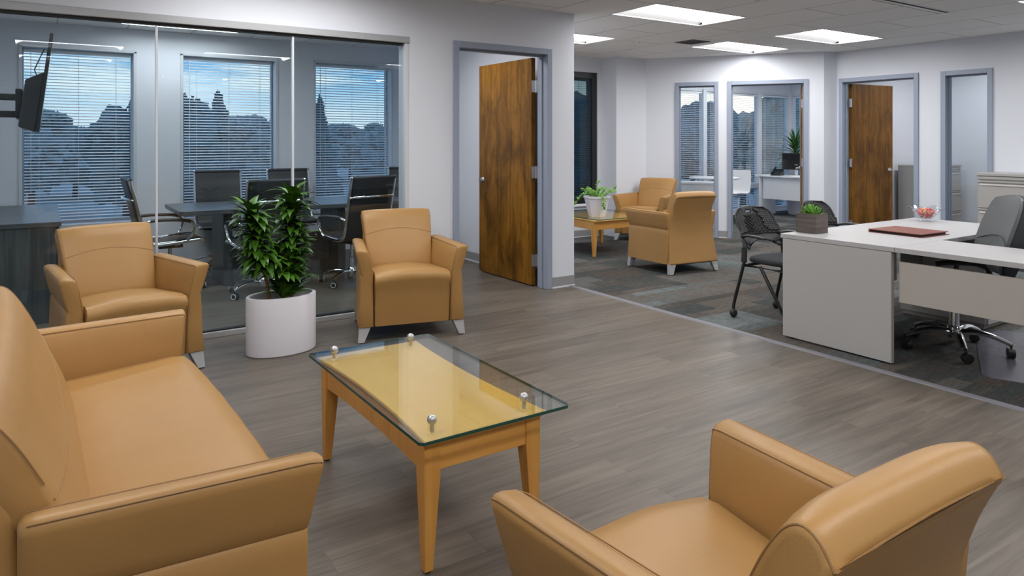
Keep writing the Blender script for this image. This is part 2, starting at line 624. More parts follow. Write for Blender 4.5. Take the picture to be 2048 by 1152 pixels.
def obj(name, mb, mat, parent=None, smooth=False, bevel=0, seg=2, loc=None, rotz=0.0, mods=()):
    me = bpy.data.meshes.new(name)
    me.from_pydata([tuple(p) for p in mb.v], [], mb.f)
    bm = bmesh.new()
    bm.from_mesh(me)
    bmesh.ops.recalc_face_normals(bm, faces=bm.faces)
    bm.to_mesh(me)
    bm.free()
    me.materials.append(M[mat])
    o = bpy.data.objects.new(name, me)
    COL.objects.link(o)
    if parent is not None:
        o.parent = parent
    if loc is not None:
        o.location = loc
    o.rotation_euler = (0, 0, rotz)
    if smooth:
        for p in me.polygons:
            p.use_smooth = True
        try:
            me.set_sharp_from_angle(angle=radians(smooth if smooth is not True else 45))
        except Exception:
            pass
    if bevel:
        b = o.modifiers.new('edge', 'BEVEL')
        b.width = bevel
        b.segments = seg
        b.limit_method = 'ANGLE'
        b.angle_limit = radians(40)
        b.harden_normals = False
    return o


def tag(o, label, cat, group=None):
    o['label'] = label
    o['category'] = cat
    if group:
        o['group'] = group
    return o


def thing(name, label, cat, loc=(0, 0, 0), rotz=0.0, group=None):
    o = bpy.data.objects.new(name, None)
    o.empty_display_size = 0.1
    COL.objects.link(o)
    o.location = loc
    o.rotation_euler = (0, 0, rotz)
    return tag(o, label, cat, group)


def struct(o):
    o['kind'] = 'structure'
    return o


def dup(root, loc=None, rotz=None, label=None, group=None):
    """copy a thing with its parts and their sub-parts (mesh data shared)"""
    r = root.copy()
    COL.objects.link(r)
    for ch in list(root.children):
        c = ch.copy()
        COL.objects.link(c)
        c.parent = r
        for g in list(ch.children):
            d = g.copy()
            COL.objects.link(d)
            d.parent = c
    if loc is not None:
        r.location = loc
    if rotz is not None:
        r.rotation_euler = (0, 0, rotz)
    if label:
        r['label'] = label
    if group:
        r['group'] = group
    return r


def crom(pts, k=4, closed=False):
    """Catmull-Rom samples through 2-D or 3-D points"""
    P = [Vector(p) for p in pts]
    n = len(P)
    out = []
    rng = range(n) if closed else range(n - 1)
    for i in rng:
        p1, p2 = P[i], P[(i + 1) % n]
        p0 = P[i - 1] if (closed or i > 0) else p1
        p3 = P[(i + 2) % n] if (closed or i + 2 < n) else p2
        for j in range(k):
            t = j / k
            out.append(0.5 * ((2 * p1) + (p2 - p0) * t + (2 * p0 - 5 * p1 + 4 * p2 - p3) * t * t + (3 * p1 - p0 - 3 * p2 + p3) * t ** 3))
    if not closed:
        out.append(P[-1])
    return out


def wall(name, p0, p1, z0, z1, thick, holes=(), mat='wall_paint'):
    """wall from p0 to p1 (plan), body on the left of the direction; holes = (s0,s1,z0,z1) along it"""
    p0 = Vector((*p0, 0))
    p1 = Vector((*p1, 0))
    L = (p1 - p0).length
    d = (p1 - p0) / L
    nrm = Vector((-d.y, d.x, 0))
    ss = sorted(set([0, L] + [h[0] for h in holes] + [h[1] for h in holes]))
    zs = sorted(set([z0, z1] + [h[2] for h in holes] + [h[3] for h in holes]))
    mb = MB()
    for i in range(len(ss) - 1):
        run = None
        cells = []
        for j in range(len(zs) - 1):
            sm, zm = (ss[i] + ss[i + 1]) / 2, (zs[j] + zs[j + 1]) / 2
            hole = any(h[0] < sm < h[1] and h[2] < zm < h[3] for h in holes)
            if not hole:
                if run and abs(run[1] - zs[j]) < 1e-9:
                    run[1] = zs[j + 1]
                else:
                    run = [zs[j], zs[j + 1]]
                    cells.append(run)
        for a, b in cells:
            vs = []
            for z in (a, b):
                for t in (0, thick):
                    for s in (ss[i], ss[i + 1]):
                        q = p0 + d * s + nrm * t
                        vs.append((q.x, q.y, z))
            mb.add(vs, [(0, 2, 3, 1), (4, 5, 7, 6), (0, 1, 5, 4), (2, 6, 7, 3), (0, 4, 6, 2), (1, 3, 7, 5)])
    return struct(obj(name, mb, mat))


# ------------------------------------------------------------------ setting: floors, ceiling, walls
CZ = 2.54
YG = 5.17          # face of the glass wall
fl = MB().box(-1.5, 4.08, -8.6, YG + 0.12, -0.08, 0).box(-1.5, 4.14, YG + 0.12, 8.7, -0.08, 0)
struct(obj('floor', fl, 'plank_floor'))
cp = MB().box(4.09, 12.4, -8.6, 5.2, -0.08, 0.004).box(4.14, 12.4, 5.2, 8.7, -0.08, 0.004)
struct(obj('floor_carpet', cp, 'carpet'))
struct(obj('trim_1', MB().prism([(4.065, 0), (4.075, 0.007), (4.105, 0.009), (4.112, 0.004), (4.112, -0.01), (4.065, -0.01)], 'y', -8.5, YG - 0.005), 'transition'))

# lights: (x0, x1, y0, y1)
LIGHTS = [
    (4.41, 5.64, 4.37, 4.99, 'lit ceiling light panel above the lounge, largest in view and closest to the white corner'),
    (6.87, 8.10, 4.38, 5.01, 'lit ceiling light panel in front of the open office door beside the column'),
    (6.79, 8.02, 5.56, 6.17, 'lit ceiling light panel beside the dark ceiling vent'),
    (4.30, 5.53, 6.10, 6.70, 'lit ceiling light panel partly hidden behind the white wall corner'),
    (6.88, 8.11, 2.02, 2.625, 'lit ceiling light panel cut off at the top right corner of the photo'),
    (0.64, 1.80, 7.80, 8.14, 'lit ceiling light panel inside the glass-walled meeting room'),
    (-0.30, 0.88, -0.26, 0.34, 'ceiling light panel over the sofa seen only mirrored in the meeting room glass'),
    (1.80, 3.00, -0.28, 0.33, 'ceiling light panel over the tan armchairs seen only mirrored in the glass'),
    (-0.30, 0.87, -1.95, -1.35, 'ceiling light panel far behind the sofa seen only mirrored in the glass'),
    (1.80, 3.00, -4.4, -3.8, None), (4.41, 5.64, -0.28, 0.33, None), (6.88, 8.11, -0.28, 0.33, None), (4.41, 5.64, -3.0, -2.4, None),  # unseen panels added to brighten the reception foreground
    (-0.30, 0.88, 5.75, 6.35, None), (2.2, 3.4, 5.75, 6.35, None),  # unseen panels added to brighten the meeting room
    (10.2, 11.4, 6.5, 7.1, None), (9.0, 10.2, 7.3, 7.9, None), (9.7, 10.9, 3.9, 4.5, None), (4.41, 5.64, 2.02, 2.62, None),  # unseen panels added to brighten the offices and the desk area
    (0.75, 1.98, 4.08, 4.68, None), (-0.65, 0.57, 2.50, 3.10, None), (1.90, 3.12, 2.50, 3.10, None),  # unseen: first inferred from the bright wall, the rest added for the foreground
]
holes = [(a[0], a[1], a[2], a[3]) for a in LIGHTS]
xs = sorted(set([-1.5, 12.4] + [h[0] for h in holes] + [h[1] for h in holes]))
ys = sorted(set([-8.6, 8.7] + [h[2] for h in holes] + [h[3] for h in holes]))
cm = MB()
for j in range(len(ys) - 1):
    run = None
    for i in range(len(xs) - 1):
        xm, ym = (xs[i] + xs[i + 1]) / 2, (ys[j] + ys[j + 1]) / 2
        if any(h[0] < xm < h[1] and h[2] < ym < h[3] for h in holes):
            if run:
                cm.box(run[0], run[1], ys[j], ys[j + 1], CZ, CZ + 0.02)
            run = None
        else:
            run = [run[0], xs[i + 1]] if run else [xs[i], xs[i + 1]]
    if run:
        cm.box(run[0], run[1], ys[j], ys[j + 1], CZ, CZ + 0.02)
struct(obj('ceiling', cm, 'ceiling_tile'))


def ceiling_light(x0, x1, y0, y1, label):
    lx, ly = (x1 - x0) / 2, (y1 - y0) / 2
    t = thing('ceiling_light', label or 'unseen ceiling light panel put in to light the rooms', 'ceiling light', ((x0 + x1) / 2, (y0 + y1) / 2, CZ), 0, 'ceiling light panels')
    f = MB()
    e = 0.022
    for a in ((-lx, lx, -ly, -ly + e), (-lx, lx, ly - e, ly), (-lx, -lx + e, -ly + e, ly - e), (lx - e, lx, -ly + e, ly - e)):
        f.box(*a, -0.004, 0.03)
    obj('frame', f, 'ceiling_light_white', t, bevel=0.002)
    r = MB()
    cw = ly * 0.62
    zt = 0.075
    ix, iy = lx - e, ly - e
    # sloping reflector sides, end plates and the roof of the trough
    r.add([(-ix, -iy, 0.004), (ix, -iy, 0.004), (ix, -cw, zt), (-ix, -cw, zt)], [(0, 1, 2, 3)])
    r.add([(-ix, iy, 0.004), (ix, iy, 0.004), (ix, cw, zt), (-ix, cw, zt)], [(0, 1, 2, 3)])
    for s in (-1, 1):
        r.add([(s * ix, -iy, 0.004), (s * ix, iy, 0.004), (s * ix, cw, zt), (s * ix, -cw, zt), (s * ix, cw, zt + 0.03), (s * ix, -cw, zt + 0.03)], [(0, 1, 2, 3), (3, 2, 4, 5)])
    r.box(-ix, ix, -cw, cw, zt + 0.03, zt + 0.034)
    obj('reflector', r, 'light_reflector', t)
    g = MB()
    n = 10
    ring = []
    for i in range(n + 1):
        a = -1 + 2 * i / n
        ring.append((a * cw, zt - 0.052 * (1 - a * a) ** 0.7))
    g.loft([[(x, y, z) for y, z in ring] for x in (-ix + 0.075, ix - 0.075)], closed=False, cap=False)
    for q in (-1, 1):
        for i in range(n):
            (ya, za), (yb, zb) = ring[i], ring[i + 1]
            g.add([(q * (ix - 0.075), ya, za), (q * (ix - 0.075), yb, zb), (q * (ix - 0.002), yb * 1.25, 0.008), (q * (ix - 0.002), ya * 1.25, 0.008)], [(0, 1, 2, 3)])
    obj('diffuser', g, 'lamp_emit', t, smooth=True)
    return t


for a in LIGHTS:
    ceiling_light(*a)

# wall with the glass front and door_1 (X direction at Y = YG)
wall('wall_front', (-1.4, YG), (4.14, YG), 0, CZ, 0.12,
     [(0, 2.445 + 1.4, 0, 2.185), (2.893 + 1.4, 3.826 + 1.4, 0, 2.143)])
wall('wall_partition', (4.14, YG + 0.12), (4.14, 7.7), 0, CZ, 0.11)      # between meeting room and lounge
wall('wall_left', (-1.4, 8.46), (-1.4, -8.5), 0, CZ, -0.12)
wall('wall_meeting_left', (-0.75, YG + 0.12), (-0.75, 8.46), 0, CZ, 0.12)
wall('wall_back', (-1.4, -8.5), (8.9, -8.5), 0, CZ, -0.12)
# meeting room facade with three windows
WIN = [(-0.19, 0.82, 0.50, 2.30), (1.268, 2.30, 0.50, 2.31), (2.745, 3.77, 0.50, 2.325)]
YB = 8.46
wall('wall_facade', (-1.4, YB), (4.14, YB), 0, CZ, 0.26, [(a + 1.4, b + 1.4, c, d) for a, b, c, d in WIN])
# lounge window wall
wall('wall_window', (4.03, 7.7), (6.7, 7.7), 0, CZ, 0.2, [(5.25 - 4.03, 6.60 - 4.03, 0.47, 2.325)])
wall('wall_return', (6.7, 7.7), (6.7, 7.54), 0, CZ, 0.12)
wall('wall_pilaster', (6.7, 7.42), (7.27, 7.42), 0, CZ, 0.12)
DP0, DP1 = (7.27, 7.42), (8.63, 5.49)
DL = sqrt((DP1[0] - DP0[0]) ** 2 + (DP1[1] - DP0[1]) ** 2)
wall('wall_diagonal', DP0, DP1, 0, CZ, 0.115, [(0.465, 0.965, 0.0, 2.135), (1.18, 2.12, 0, 2.135)])
wall('wall_jog', (8.63, 5.49), (8.85, 5.44), 0, CZ, 0.12)
wall('wall_right', (8.85, 5.44), (8.85, -8.5), 0, CZ, 0.12,
     [(5.44 - 5.362, 5.44 - 4.428, 0, 2.135), (5.44 - 4.08, 5.44 - 3.625, 0.0, 2.125)])
wall('wall_office_side', (8.85, 5.44), (12.3, 5.44), 0, CZ, 0.1)
wall('wall_office_end', (11.35, 5.44), (11.35, 2.6), 0, CZ, 0.1)
wall('wall_office_near', (8.97, 2.7), (11.35, 2.7), 0, CZ, -0.1)
wall('wall_office_corner', (7.30, 7.5), (7.30, 8.5), 0, CZ, 0.1)
XE = 12.17
wall('wall_office_facade', (7.2, YB), (XE + 0.09, YB), 0, CZ, 0.09,
     [(8.45 - 7.2, 12.13 - 7.2, 0.06, 2.27)])
wall('wall_office_east', (XE, YB), (XE, 5.44), 0, CZ, 0.09, [(0.03, 2.0, 0.06, 2.27)])

# baseboards
def baseboard(name, p0, p1, off=0.008):
    p0 = Vector((*p0, 0)); p1 = Vector((*p1, 0))
    d = (p1 - p0).normalized(); n = Vector((d.y, -d.x, 0))
    mb = MB()
    prof = [(0, 0), (off, 0), (off, 0.098), (off * 0.5, 0.103), (0, 0.103)]
    mb.loft([[(q + n * a).to_tuple()[:2] + (b,) for a, b in prof] for q in (p0, p1)])
    o = struct(obj(name, mb, 'baseboard'))
    e = MB()
    e.loft([[(q + n * a).to_tuple()[:2] + (b,) for a, b in ((off, 0), (off + 0.008, 0), (off + 0.006, 0.012), (off, 0.014))] for q in (p0, p1)])
    obj('baseboard_lip', e, 'baseboard_edge', o)
    return o


baseboard('baseboard_front', (3.878, YG), (4.14, YG))
baseboard('baseboard_front_door', (2.46, YG), (2.842, YG))
baseboard('baseboard_meeting', (4.03, 8.46), (4.03, YG + 0.12))
baseboard('baseboard_pilaster', (6.7, 7.42), (7.27, 7.42))
baseboard('baseboard_window', (4.14, 7.7), (6.7, 7.7))
dd = Vector((DP1[0] - DP0[0], DP1[1] - DP0[1])) / DL


def dpt(s, off=0.0):
    """point on the diagonal wall face, s metres along it; off > 0 goes into the office"""
    return (DP0[0] + dd.x * s - dd.y * off, DP0[1] + dd.y * s + dd.x * off)


baseboard('baseboard_diagonal', dpt(0), dpt(0.42))
baseboard('baseboard_diagonal_pier', dpt(1.015), dpt(1.13))
baseboard('baseboard_diagonal_end', dpt(2.165), dpt(DL))
baseboard('baseboard_right', (8.85, 4.38), (8.85, 4.135))
baseboard('baseboard_right_cabinets', (8.85, 3.56), (8.85, -8.4))


def door_frame(name, p0, d, width, height, thick, face=0.05, proud=0.02, mat='frame_paint', bottom=False):
    """metal frame round an opening: p0 = one foot of the opening on the wall face, d = direction along the wall"""
    d = Vector((*d, 0)); n = Vector((-d.y, d.x, 0))     # n points into the wall
    p0 = Vector((*p0, 0))
    mb = MB()

    def bx(s0, s1, z0, z1, t0=-proud, t1=thick + proud):
        vs = []
        for z in (z0, z1):
            for t in (t0, t1):
                for s in (s0, s1):
                    q = p0 + d * s + n * t
                    vs.append((q.x, q.y, z))
        mb.add(vs, [(0, 2, 3, 1), (4, 5, 7, 6), (0, 1, 5, 4), (2, 6, 7, 3), (0, 4, 6, 2), (1, 3, 7, 5)])
    bx(-face, 0.004, 0, height + face)
    bx(width - 0.004, width + face, 0, height + face)
    bx(0.004, width - 0.004, height - 0.004, height + face)
    if bottom:
        bx(0.004, width - 0.004, 0, face * 1.4)
    # door stop
    a, b = thick * 0.45, thick * 0.75
    bx(0.004, 0.018, 0, height - 0.004, a, b)
    bx(width - 0.018, width - 0.004, 0, height - 0.004, a, b)
    bx(0.018, width - 0.018, height - 0.02, height - 0.004, a, b)
    return struct(obj(name, mb, mat, bevel=0.003))


door_frame('trim_2', (2.897, YG), (1, 0), 0.925, 2.14, 0.12)
door_frame('trim_3', dpt(1.183), dd, 0.934, 2.132, 0.115)
door_frame('trim_4', dpt(0.468), dd, 0.494, 2.132, 0.115, bottom=True)
door_frame('trim_5', (8.85, 5.358), (0, -1), 0.926, 2.132, 0.12)
door_frame('trim_6', (8.85, 4.076), (0, -1), 0.447, 2.122, 0.12, bottom=True)
# glass in the two sidelights
p = [dpt(0.47, 0.055), dpt(0.96, 0.055), dpt(0.96, 0.063), dpt(0.47, 0.063)]
struct(obj('window_5', MB().prism(p, 'z', 0.06, 2.132), 'side_glass'))
struct(obj('window_6', MB().box(8.905, 8.913, 3.63, 4.075, 0.06, 2.12), 'side_glass'))

# glass partition of the meeting room
gw = struct(obj('window_4', MB().box(-1.3, 2.445, YG - 0.012, YG + 0.12, 2.135, 2.187), 'header_metal', bevel=0.004))
obj('head_channel', MB().box(-1.3, 2.40, YG + 0.018, YG + 0.026, 2.118, 2.135).box(-1.3, 2.40, YG + 0.048, YG + 0.056, 2.118, 2.135), 'black_plastic', gw)
obj('jamb', MB().box(2.412, 2.445, YG - 0.004, YG + 0.12, 0, 2.135), 'window_trim', gw, bevel=0.003)
obj('sill_channel', MB().box(-1.3, 2.412, YG - 0.006, YG + 0.075, 0, 0.036), 'alu_channel', gw, bevel=0.002)
obj('gasket', MB().box(-1.3, 2.412, YG + 0.016, YG + 0.058, 0.036, 0.046), 'black_plastic', gw)
for a, b in ((-1.3, 0.624), (0.632, 1.524), (1.532, 2.414)):
    obj('glass_pane', MB().box(a, b, YG + 0.03, YG + 0.042, 0.036, 2.135), 'partition_glass', gw)
for x in (0.628, 1.528):
    obj('mullion', MB().box(x - 0.007, x + 0.007, YG + 0.022, YG + 0.05, 0.036, 2.135), 'window_trim', gw)


# ------------------------------------------------------------------ windows and blinds
def window(name, x0, x1, y, z0, z1, mat, face=0.045, depth=0.09, inset=0.09, mullions=(), transom=None, axis='x'):
    """frame set in the reveal with a glass pane behind; axis y = the east wall"""
    def B(mb, a, b, c, d, e, f):
        return mb.box(a, b, c, d, e, f) if axis == 'x' else mb.box(c, d, -b, -a, e, f)
    f = MB()
    B(f, x0, x0 + face, y + inset, y + inset + depth, z0, z1)
    B(f, x1 - face, x1, y + inset, y + inset + depth, z0, z1)
    B(f, x0 + face, x1 - face, y + inset, y + inset + depth, z1 - face, z1)
    B(f, x0 + face, x1 - face, y + inset, y + inset + depth, z0, z0 + face)
    for m in mullions:
        B(f, m - 0.045, m + 0.045, y - 0.03, y + inset + depth, z0, z1)
    if transom:
        B(f, x0, x1, y - 0.02, y + inset + depth, transom - 0.05, transom + 0.05)
    o = struct(obj(name, f, mat, bevel=0.003))
    g = MB()
    B(g, x0 + face, x1 - face, y + inset + depth * 0.5, y + inset + depth * 0.5 + 0.006, z0 + face, z1 - face)
    obj('glass_pane', g, 'window_glass', o)
    return o


def blind(label, x0, x1, y, z0, z1, pitch=0.031, depth=0.027, tilt=0.28, axis='x', group='white mini blinds', wand=0.12):
    """horizontal slat blind hanging at plane y, written in local coordinates from its head rail"""
    L = x1 - x0
    if axis == 'x':
        t = thing('window_blind', label, 'window blind', (x0, y, z1), 0, group)
    else:
        t = thing('window_blind', label, 'window blind', (y, -x0, z1), -pi / 2, group)
    H = z1 - z0
    obj('head_rail', MB().box(0, L, -0.014, 0.018, -0.03, 0), 'blind_white', t, bevel=0.002)
    s = MB()
    n = int((H - 0.06) / pitch)
    ct, st = cos(tilt), sin(tilt)
    for i in range(n):
        z = -0.045 - i * pitch
        pr = [(-depth / 2, -0.0012), (-depth / 4, 0.0012), (0, 0.002), (depth / 4, 0.0012), (depth / 2, -0.0012)]
        top = [(a * ct - b * st, a * st + b * ct) for a, b in pr]
        bot = [(a * ct - (b - 0.0008) * st, a * st + (b - 0.0008) * ct) for a, b in pr][::-1]
        ring = top + bot
        s.loft([[(0.004, a, z + b) for a, b in ring], [(L - 0.004, a, z + b) for a, b in ring]])
    obj('slats', s, 'blind_white', t)
    zb = -0.045 - n * pitch
    obj('bottom_rail', MB().box(0.003, L - 0.003, -0.012, 0.012, zb - 0.012, zb), 'blind_white', t, bevel=0.002)
    c = MB()
    for f in (0.14, 0.5, 0.86) if L > 0.7 else (0.2, 0.8):
        c.tube([(L * f, -depth / 2 - 0.001, -0.02), (L * f, -depth / 2 - 0.001, zb)], 0.0011, 4)
        c.tube([(L * f, depth / 2 + 0.001, -0.02), (L * f, depth / 2 + 0.001, zb)], 0.0011, 4)
    obj('ladder_cord', c, 'cord_white', t)
    obj('wand', MB().tube([(wand, -0.022, -0.02), (wand, -0.022, -H * 0.82)], 0.003, 6), 'cord_white', t)
    return t


for i, (a, b, c, d) in enumerate(WIN):
    o = window('window_%d' % (i + 1), a, b, YB, c, d, 'window_trim', 0.03, 0.06, 0.14)
    tr = MB()
    for q in ((a - 0.012, a + 0.018, c, d), (b - 0.018, b + 0.012, c, d), (a - 0.012, b + 0.012, d - 0.018, d + 0.012)):
        tr.box(q[0], q[1], YB - 0.008, YB + 0.12, q[2], q[3])
    obj('casing', tr, 'window_trim', o, bevel=0.003)
    obj('sill', MB().box(a - 0.02, b + 0.02, YB - 0.025, YB + 0.14, c - 0.03, c + 0.004), 'window_trim', o, bevel=0.004)
    lab = ['white slat blind on the meeting room window behind the wall television',
           'white slat blind on the middle meeting room window above the dark table',
           'white slat blind on the meeting room window behind the white-potted plant and turned chair'][i]
    blind(lab, a + 0.03, b - 0.045, YB + 0.07, c + 0.012, d - 0.03, tilt=0.40, wand=0.06)

o = window('window_7', 5.25, 6.60, 7.7, 0.47, 2.325, 'black_frame', 0.085, 0.14, 0.02, transom=None)
obj('sill', MB().box(5.1, 6.62, 7.66, 7.74, 0.435, 0.47), 'wall_paint', o, bevel=0.004)
obj('dimming_pane', MB().box(5.33, 6.52, 7.735, 7.741, 0.55, 2.245), 'dimming_glass', o)  # extra dark pane, added to dim the blind and the view
blind('white slat blind in the black-framed window behind the potted ivy', 5.34, 6.51, 7.775, 0.56, 2.235, tilt=0.05, wand=0.95)

window('window_8', 8.45, 12.13, YB, 0.06, 2.27, 'window_trim', 0.045, 0.08, 0.0, mullions=(9.70, 11.22), transom=0.52)
window('window_9', -YB + 0.03, -YB + 2.0, XE, 0.06, 2.27, 'window_trim', 0.045, 0.08, 0.0, mullions=(-7.2,), transom=0.52, axis='y')
for a, b, lab in ((8.47, 9.65, 'white slat blind in the corner office, bay above the round white table'),
                  (9.75, 11.17, 'white slat blind in the corner office, bay behind the white side chair'),
                  (11.27, 12.08, 'white slat blind in the corner office, bay beside the tall palm plant')):
    blind(lab, a, b, YB + 0.018, 0.115, 2.218, pitch=0.033, depth=0.02, tilt=-0.03, group='corner office blinds')
blind('white slat blind on the end wall of the corner office behind the palm plant', -YB + 0.09, -7.25, XE + 0.018, 0.115, 2.218, pitch=0.033, depth=0.02, tilt=-0.03, axis='y', group='corner office blinds')

# ------------------------------------------------------------------ outside: ground and trees
gd = MB()
gd.add([(-120, 9.2, -3.6), (200, 9.2, -3.6), (200, 220, -3.6), (-120, 220, -3.6)], [(0, 1, 2, 3)])
gd.add([(12.9, -40, -3.6), (200, -40, -3.6), (200, 9.2, -3.6), (12.9, 9.2, -3.6)], [(0, 1, 2, 3)])
struct(obj('ground', gd, 'hazy_asphalt'))
TH = radians(56.345)


def at(px, dist):
    """plan point on the sight line of a photo column, dist metres deep"""
    l = (px - 1024) / 1409.2 * dist
    return (dist * cos(TH) + l * sin(TH), dist * sin(TH) - l * cos(TH))


def tree(px, dist, ytop, width, label, conifer=False, light=False):
    x, y = at(px, dist)
    top = CAM_H + (282.3 - ytop) / 1409.2 * dist
    g = -3.6
    t = thing('tree', label, 'tree', (x, y, g), 0, 'trees outside the windows')
    H = top - g
    rnd = random.Random(int(px * 7 + dist))
    obj('trunk', MB().tube([(0, 0, 0), (0.1, 0, H * 0.5), (0, 0, H * 0.9)], [0.22, 0.16, 0.05], 8), 'tree_bark', t)
    c = MB()
    blobs = []
    if conifer:
        for k in range(7):
            f = k / 6
            blobs.append((0, 0, H * (0.25 + 0.68 * f), width * (0.5 - 0.42 * f), H * 0.13))
    else:
        blobs.append((0, 0, H * 0.55, width * 0.36, H * 0.30))
        for k in range(13):
            a = rnd.uniform(0, 2 * pi)
            r = width * rnd.uniform(0.12, 0.34)
            blobs.append((r * cos(a), r * sin(a), H * rnd.uniform(0.34, 0.90), width * rnd.uniform(0.10, 0.22), H * rnd.uniform(0.07, 0.13)))
    for bx, by, bz, br, bh in blobs:
        n, m = 30, 20
        rings = []
        for i in range(m + 1):
            th = pi * i / m
            ring = []
            for k in range(n):
                p = Vector((sin(th) * cos(2 * pi * k / n), sin(th) * sin(2 * pi * k / n), -cos(th)))
                o_ = Vector((bx, by, bz))
                q = 1 + 0.42 * noise.noise(p * 1.7 + o_) + 0.30 * noise.noise(p * 4.3 + o_ * 2) + 0.20 * noise.noise(p * 9.1 + o_)
                ring.append((bx + p.x * br * q, by + p.y * br * q, bz + p.z * bh * q))
            rings.append(ring)
        c.loft(rings)
        # leafy fringe
        for k in range(160):
            a, e = rnd.uniform(0, 2 * pi), math.asin(rnd.uniform(-0.6, 1))
            p = Vector((cos(e) * cos(a) * br, cos(e) * sin(a) * br, sin(e) * bh)) * rnd.uniform(0.88, 1.06) + Vector((bx, by, bz))
            s = rnd.uniform(0.08, 0.2) * dist / 40
            u = Vector((rnd.uniform(-1, 1), rnd.uniform(-1, 1), rnd.uniform(-1, 1))).normalized() * s
            v = u.orthogonal().normalized() * s * 0.6
            c.add([p - u, p + v, p + u, p - v], [(0, 1, 2, 3)])
    obj('crown', c, 'tree_green_hazy' if light else 'tree_green', t)


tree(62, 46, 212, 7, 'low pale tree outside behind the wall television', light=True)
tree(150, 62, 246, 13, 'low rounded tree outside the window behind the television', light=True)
tree(252, 38, 190, 5.5, 'tall dark tree outside rising at the edge of the window behind the television')
tree(385, 34, 180, 5.5, 'tall dark tree outside at the edge of the middle meeting room window')
tree(437, 46, 200, 4.0, 'pointed dark tree outside the middle meeting room window', conifer=True)
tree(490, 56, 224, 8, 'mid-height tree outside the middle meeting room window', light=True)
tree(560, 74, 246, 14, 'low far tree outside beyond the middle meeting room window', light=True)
tree(640, 42, 212, 2.6, 'slim pointed conifer outside the third meeting room window', conifer=True)
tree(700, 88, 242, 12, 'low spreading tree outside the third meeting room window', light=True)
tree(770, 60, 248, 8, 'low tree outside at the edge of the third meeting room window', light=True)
tree(1160, 30, 150, 8, 'dark tree outside the black-framed lounge window')  # crown made large to darken the lounge window
tree(1385, 62, 222, 9, 'rounded tree outside the narrow office sidelight')
tree(1428, 76, 208, 10, 'wide dark tree outside beyond the office sidelight and pier')
tree(1486, 50, 200, 6.0, 'dark tree outside the corner office behind the white chair')
tree(1540, 38, 182, 4.5, 'tallest dark tree outside the corner office window')
tree(1590, 72, 204, 9, 'dark tree outside the corner office behind the palm')
tree(1640, 46, 214, 5, 'dark tree outside seen through the end window of the corner office')

# ------------------------------------------------------------------ doors


def lever(parent, y_face, x, z, side, mat='steel'):
    """rose + lever on a leaf whose faces are at local y; side = sign of the outward normal"""
    h = MB()
    h.lathe([(0.028, 0), (0.03, 0.004), (0.026, 0.011), (0.012, 0.014), (0.011, 0.048), (0.0, 0.05)], 16, ax='y')
    if side < 0:
        h.v = [(a, -b, c) for a, b, c in h.v]
    h.v = [(a + x, b + y_face, c + z) for a, b, c in h.v]
    s = side
    h.tube(crom([(x, y_face + s * 0.045, z), (x - 0.02, y_face + s * 0.05, z), (x - 0.06, y_face + s * 0.05, z - 0.003), (x - 0.115, y_face + s * 0.046, z - 0.006)], 3), [0.011] * 6 + [0.009] * 4, 8, flat=0.75)
    return obj('door_handle', h, mat, parent, smooth=True)


def door(name, hinge, ang, width, height, thick, hinge_face, frame_dir):
    """leaf in local coordinates: from the hinge along +x, thickness along y"""
    o = obj(name, MB().box(0.004, width, -thick / 2, thick / 2, 0.012, height), 'door_wood', bevel=0.0015)
    struct(o)
    o.location = (*hinge, 0)
    o.rotation_euler = (0, 0, ang)
    for s in (-1, 1):
        lever(o, s * thick / 2, width - 0.07, 0.955, s)
    for z in (0.24, 1.06, 1.86):
        h = MB()
        h.tube([(-0.006, hinge_face * thick / 2, z - 0.057), (-0.006, hinge_face * thick / 2, z + 0.057)], 0.008, 10)
        h.box(-0.001, 0.004, -thick / 2 + 0.004, thick / 2 - 0.002, z - 0.055, z + 0.055)
        h.box(-0.045, -0.006, hinge_face * thick / 2 - 0.002, hinge_face * thick / 2 + 0.002, z - 0.055, z + 0.055)
        obj('hinge', h, 'steel', o, smooth=40)
    obj('latch_plate', MB().box(width - 0.001, width + 0.002, -0.012, 0.012, 0.88, 1.03), 'steel', o)
    return o


door('door_1', (3.80, 5.345), radians(90.5), 0.93, 2.125, 0.044, -1, 0)
door('door_2', (8.985, 5.335), radians(-6), 0.86, 2.115, 0.044, -1, 0)
# office door beside the white desk, folded back so only its edge shows
hx = dpt(2.105, 0.115)
door('door_3', hx, atan2(dd.x, -dd.y), 0.9, 2.115, 0.044, -1, 0)

# ------------------------------------------------------------------ upholstered lounge furniture


def rounded_rings(profile, stations, inset=0.012):
    """loft stations along one axis with slightly shrunk end rings (soft edges)"""
    cx = sum(p[0] for p in profile) / len(profile)
    cz = sum(p[1] for p in profile) / len(profile)
    out = []
    n = len(profile)
    for t, k in stations:
        ring = []
        for i, (a, b) in enumerate(profile):
            if k:
                pa, pb = profile[i - 1]
                qa, qb = profile[(i + 1) % n]
                tx, tz = qa - pa, qb - pb
                l = sqrt(tx * tx + tz * tz) or 1
                nx, nz = -tz / l, tx / l
                # inward = towards the centroid side
                if (cx - a) * nx + (cz - b) * nz < 0 and profile is not None:
                    pass
                a, b = a + nx * k, b + nz * k
            ring.append((t, a, b))
        out.append(ring)
    return out


def ccw(poly):
    s = sum(poly[i - 1][0] * poly[i][1] - poly[i][0] * poly[i - 1][1] for i in range(len(poly)))
    return poly if s > 0 else poly[::-1]


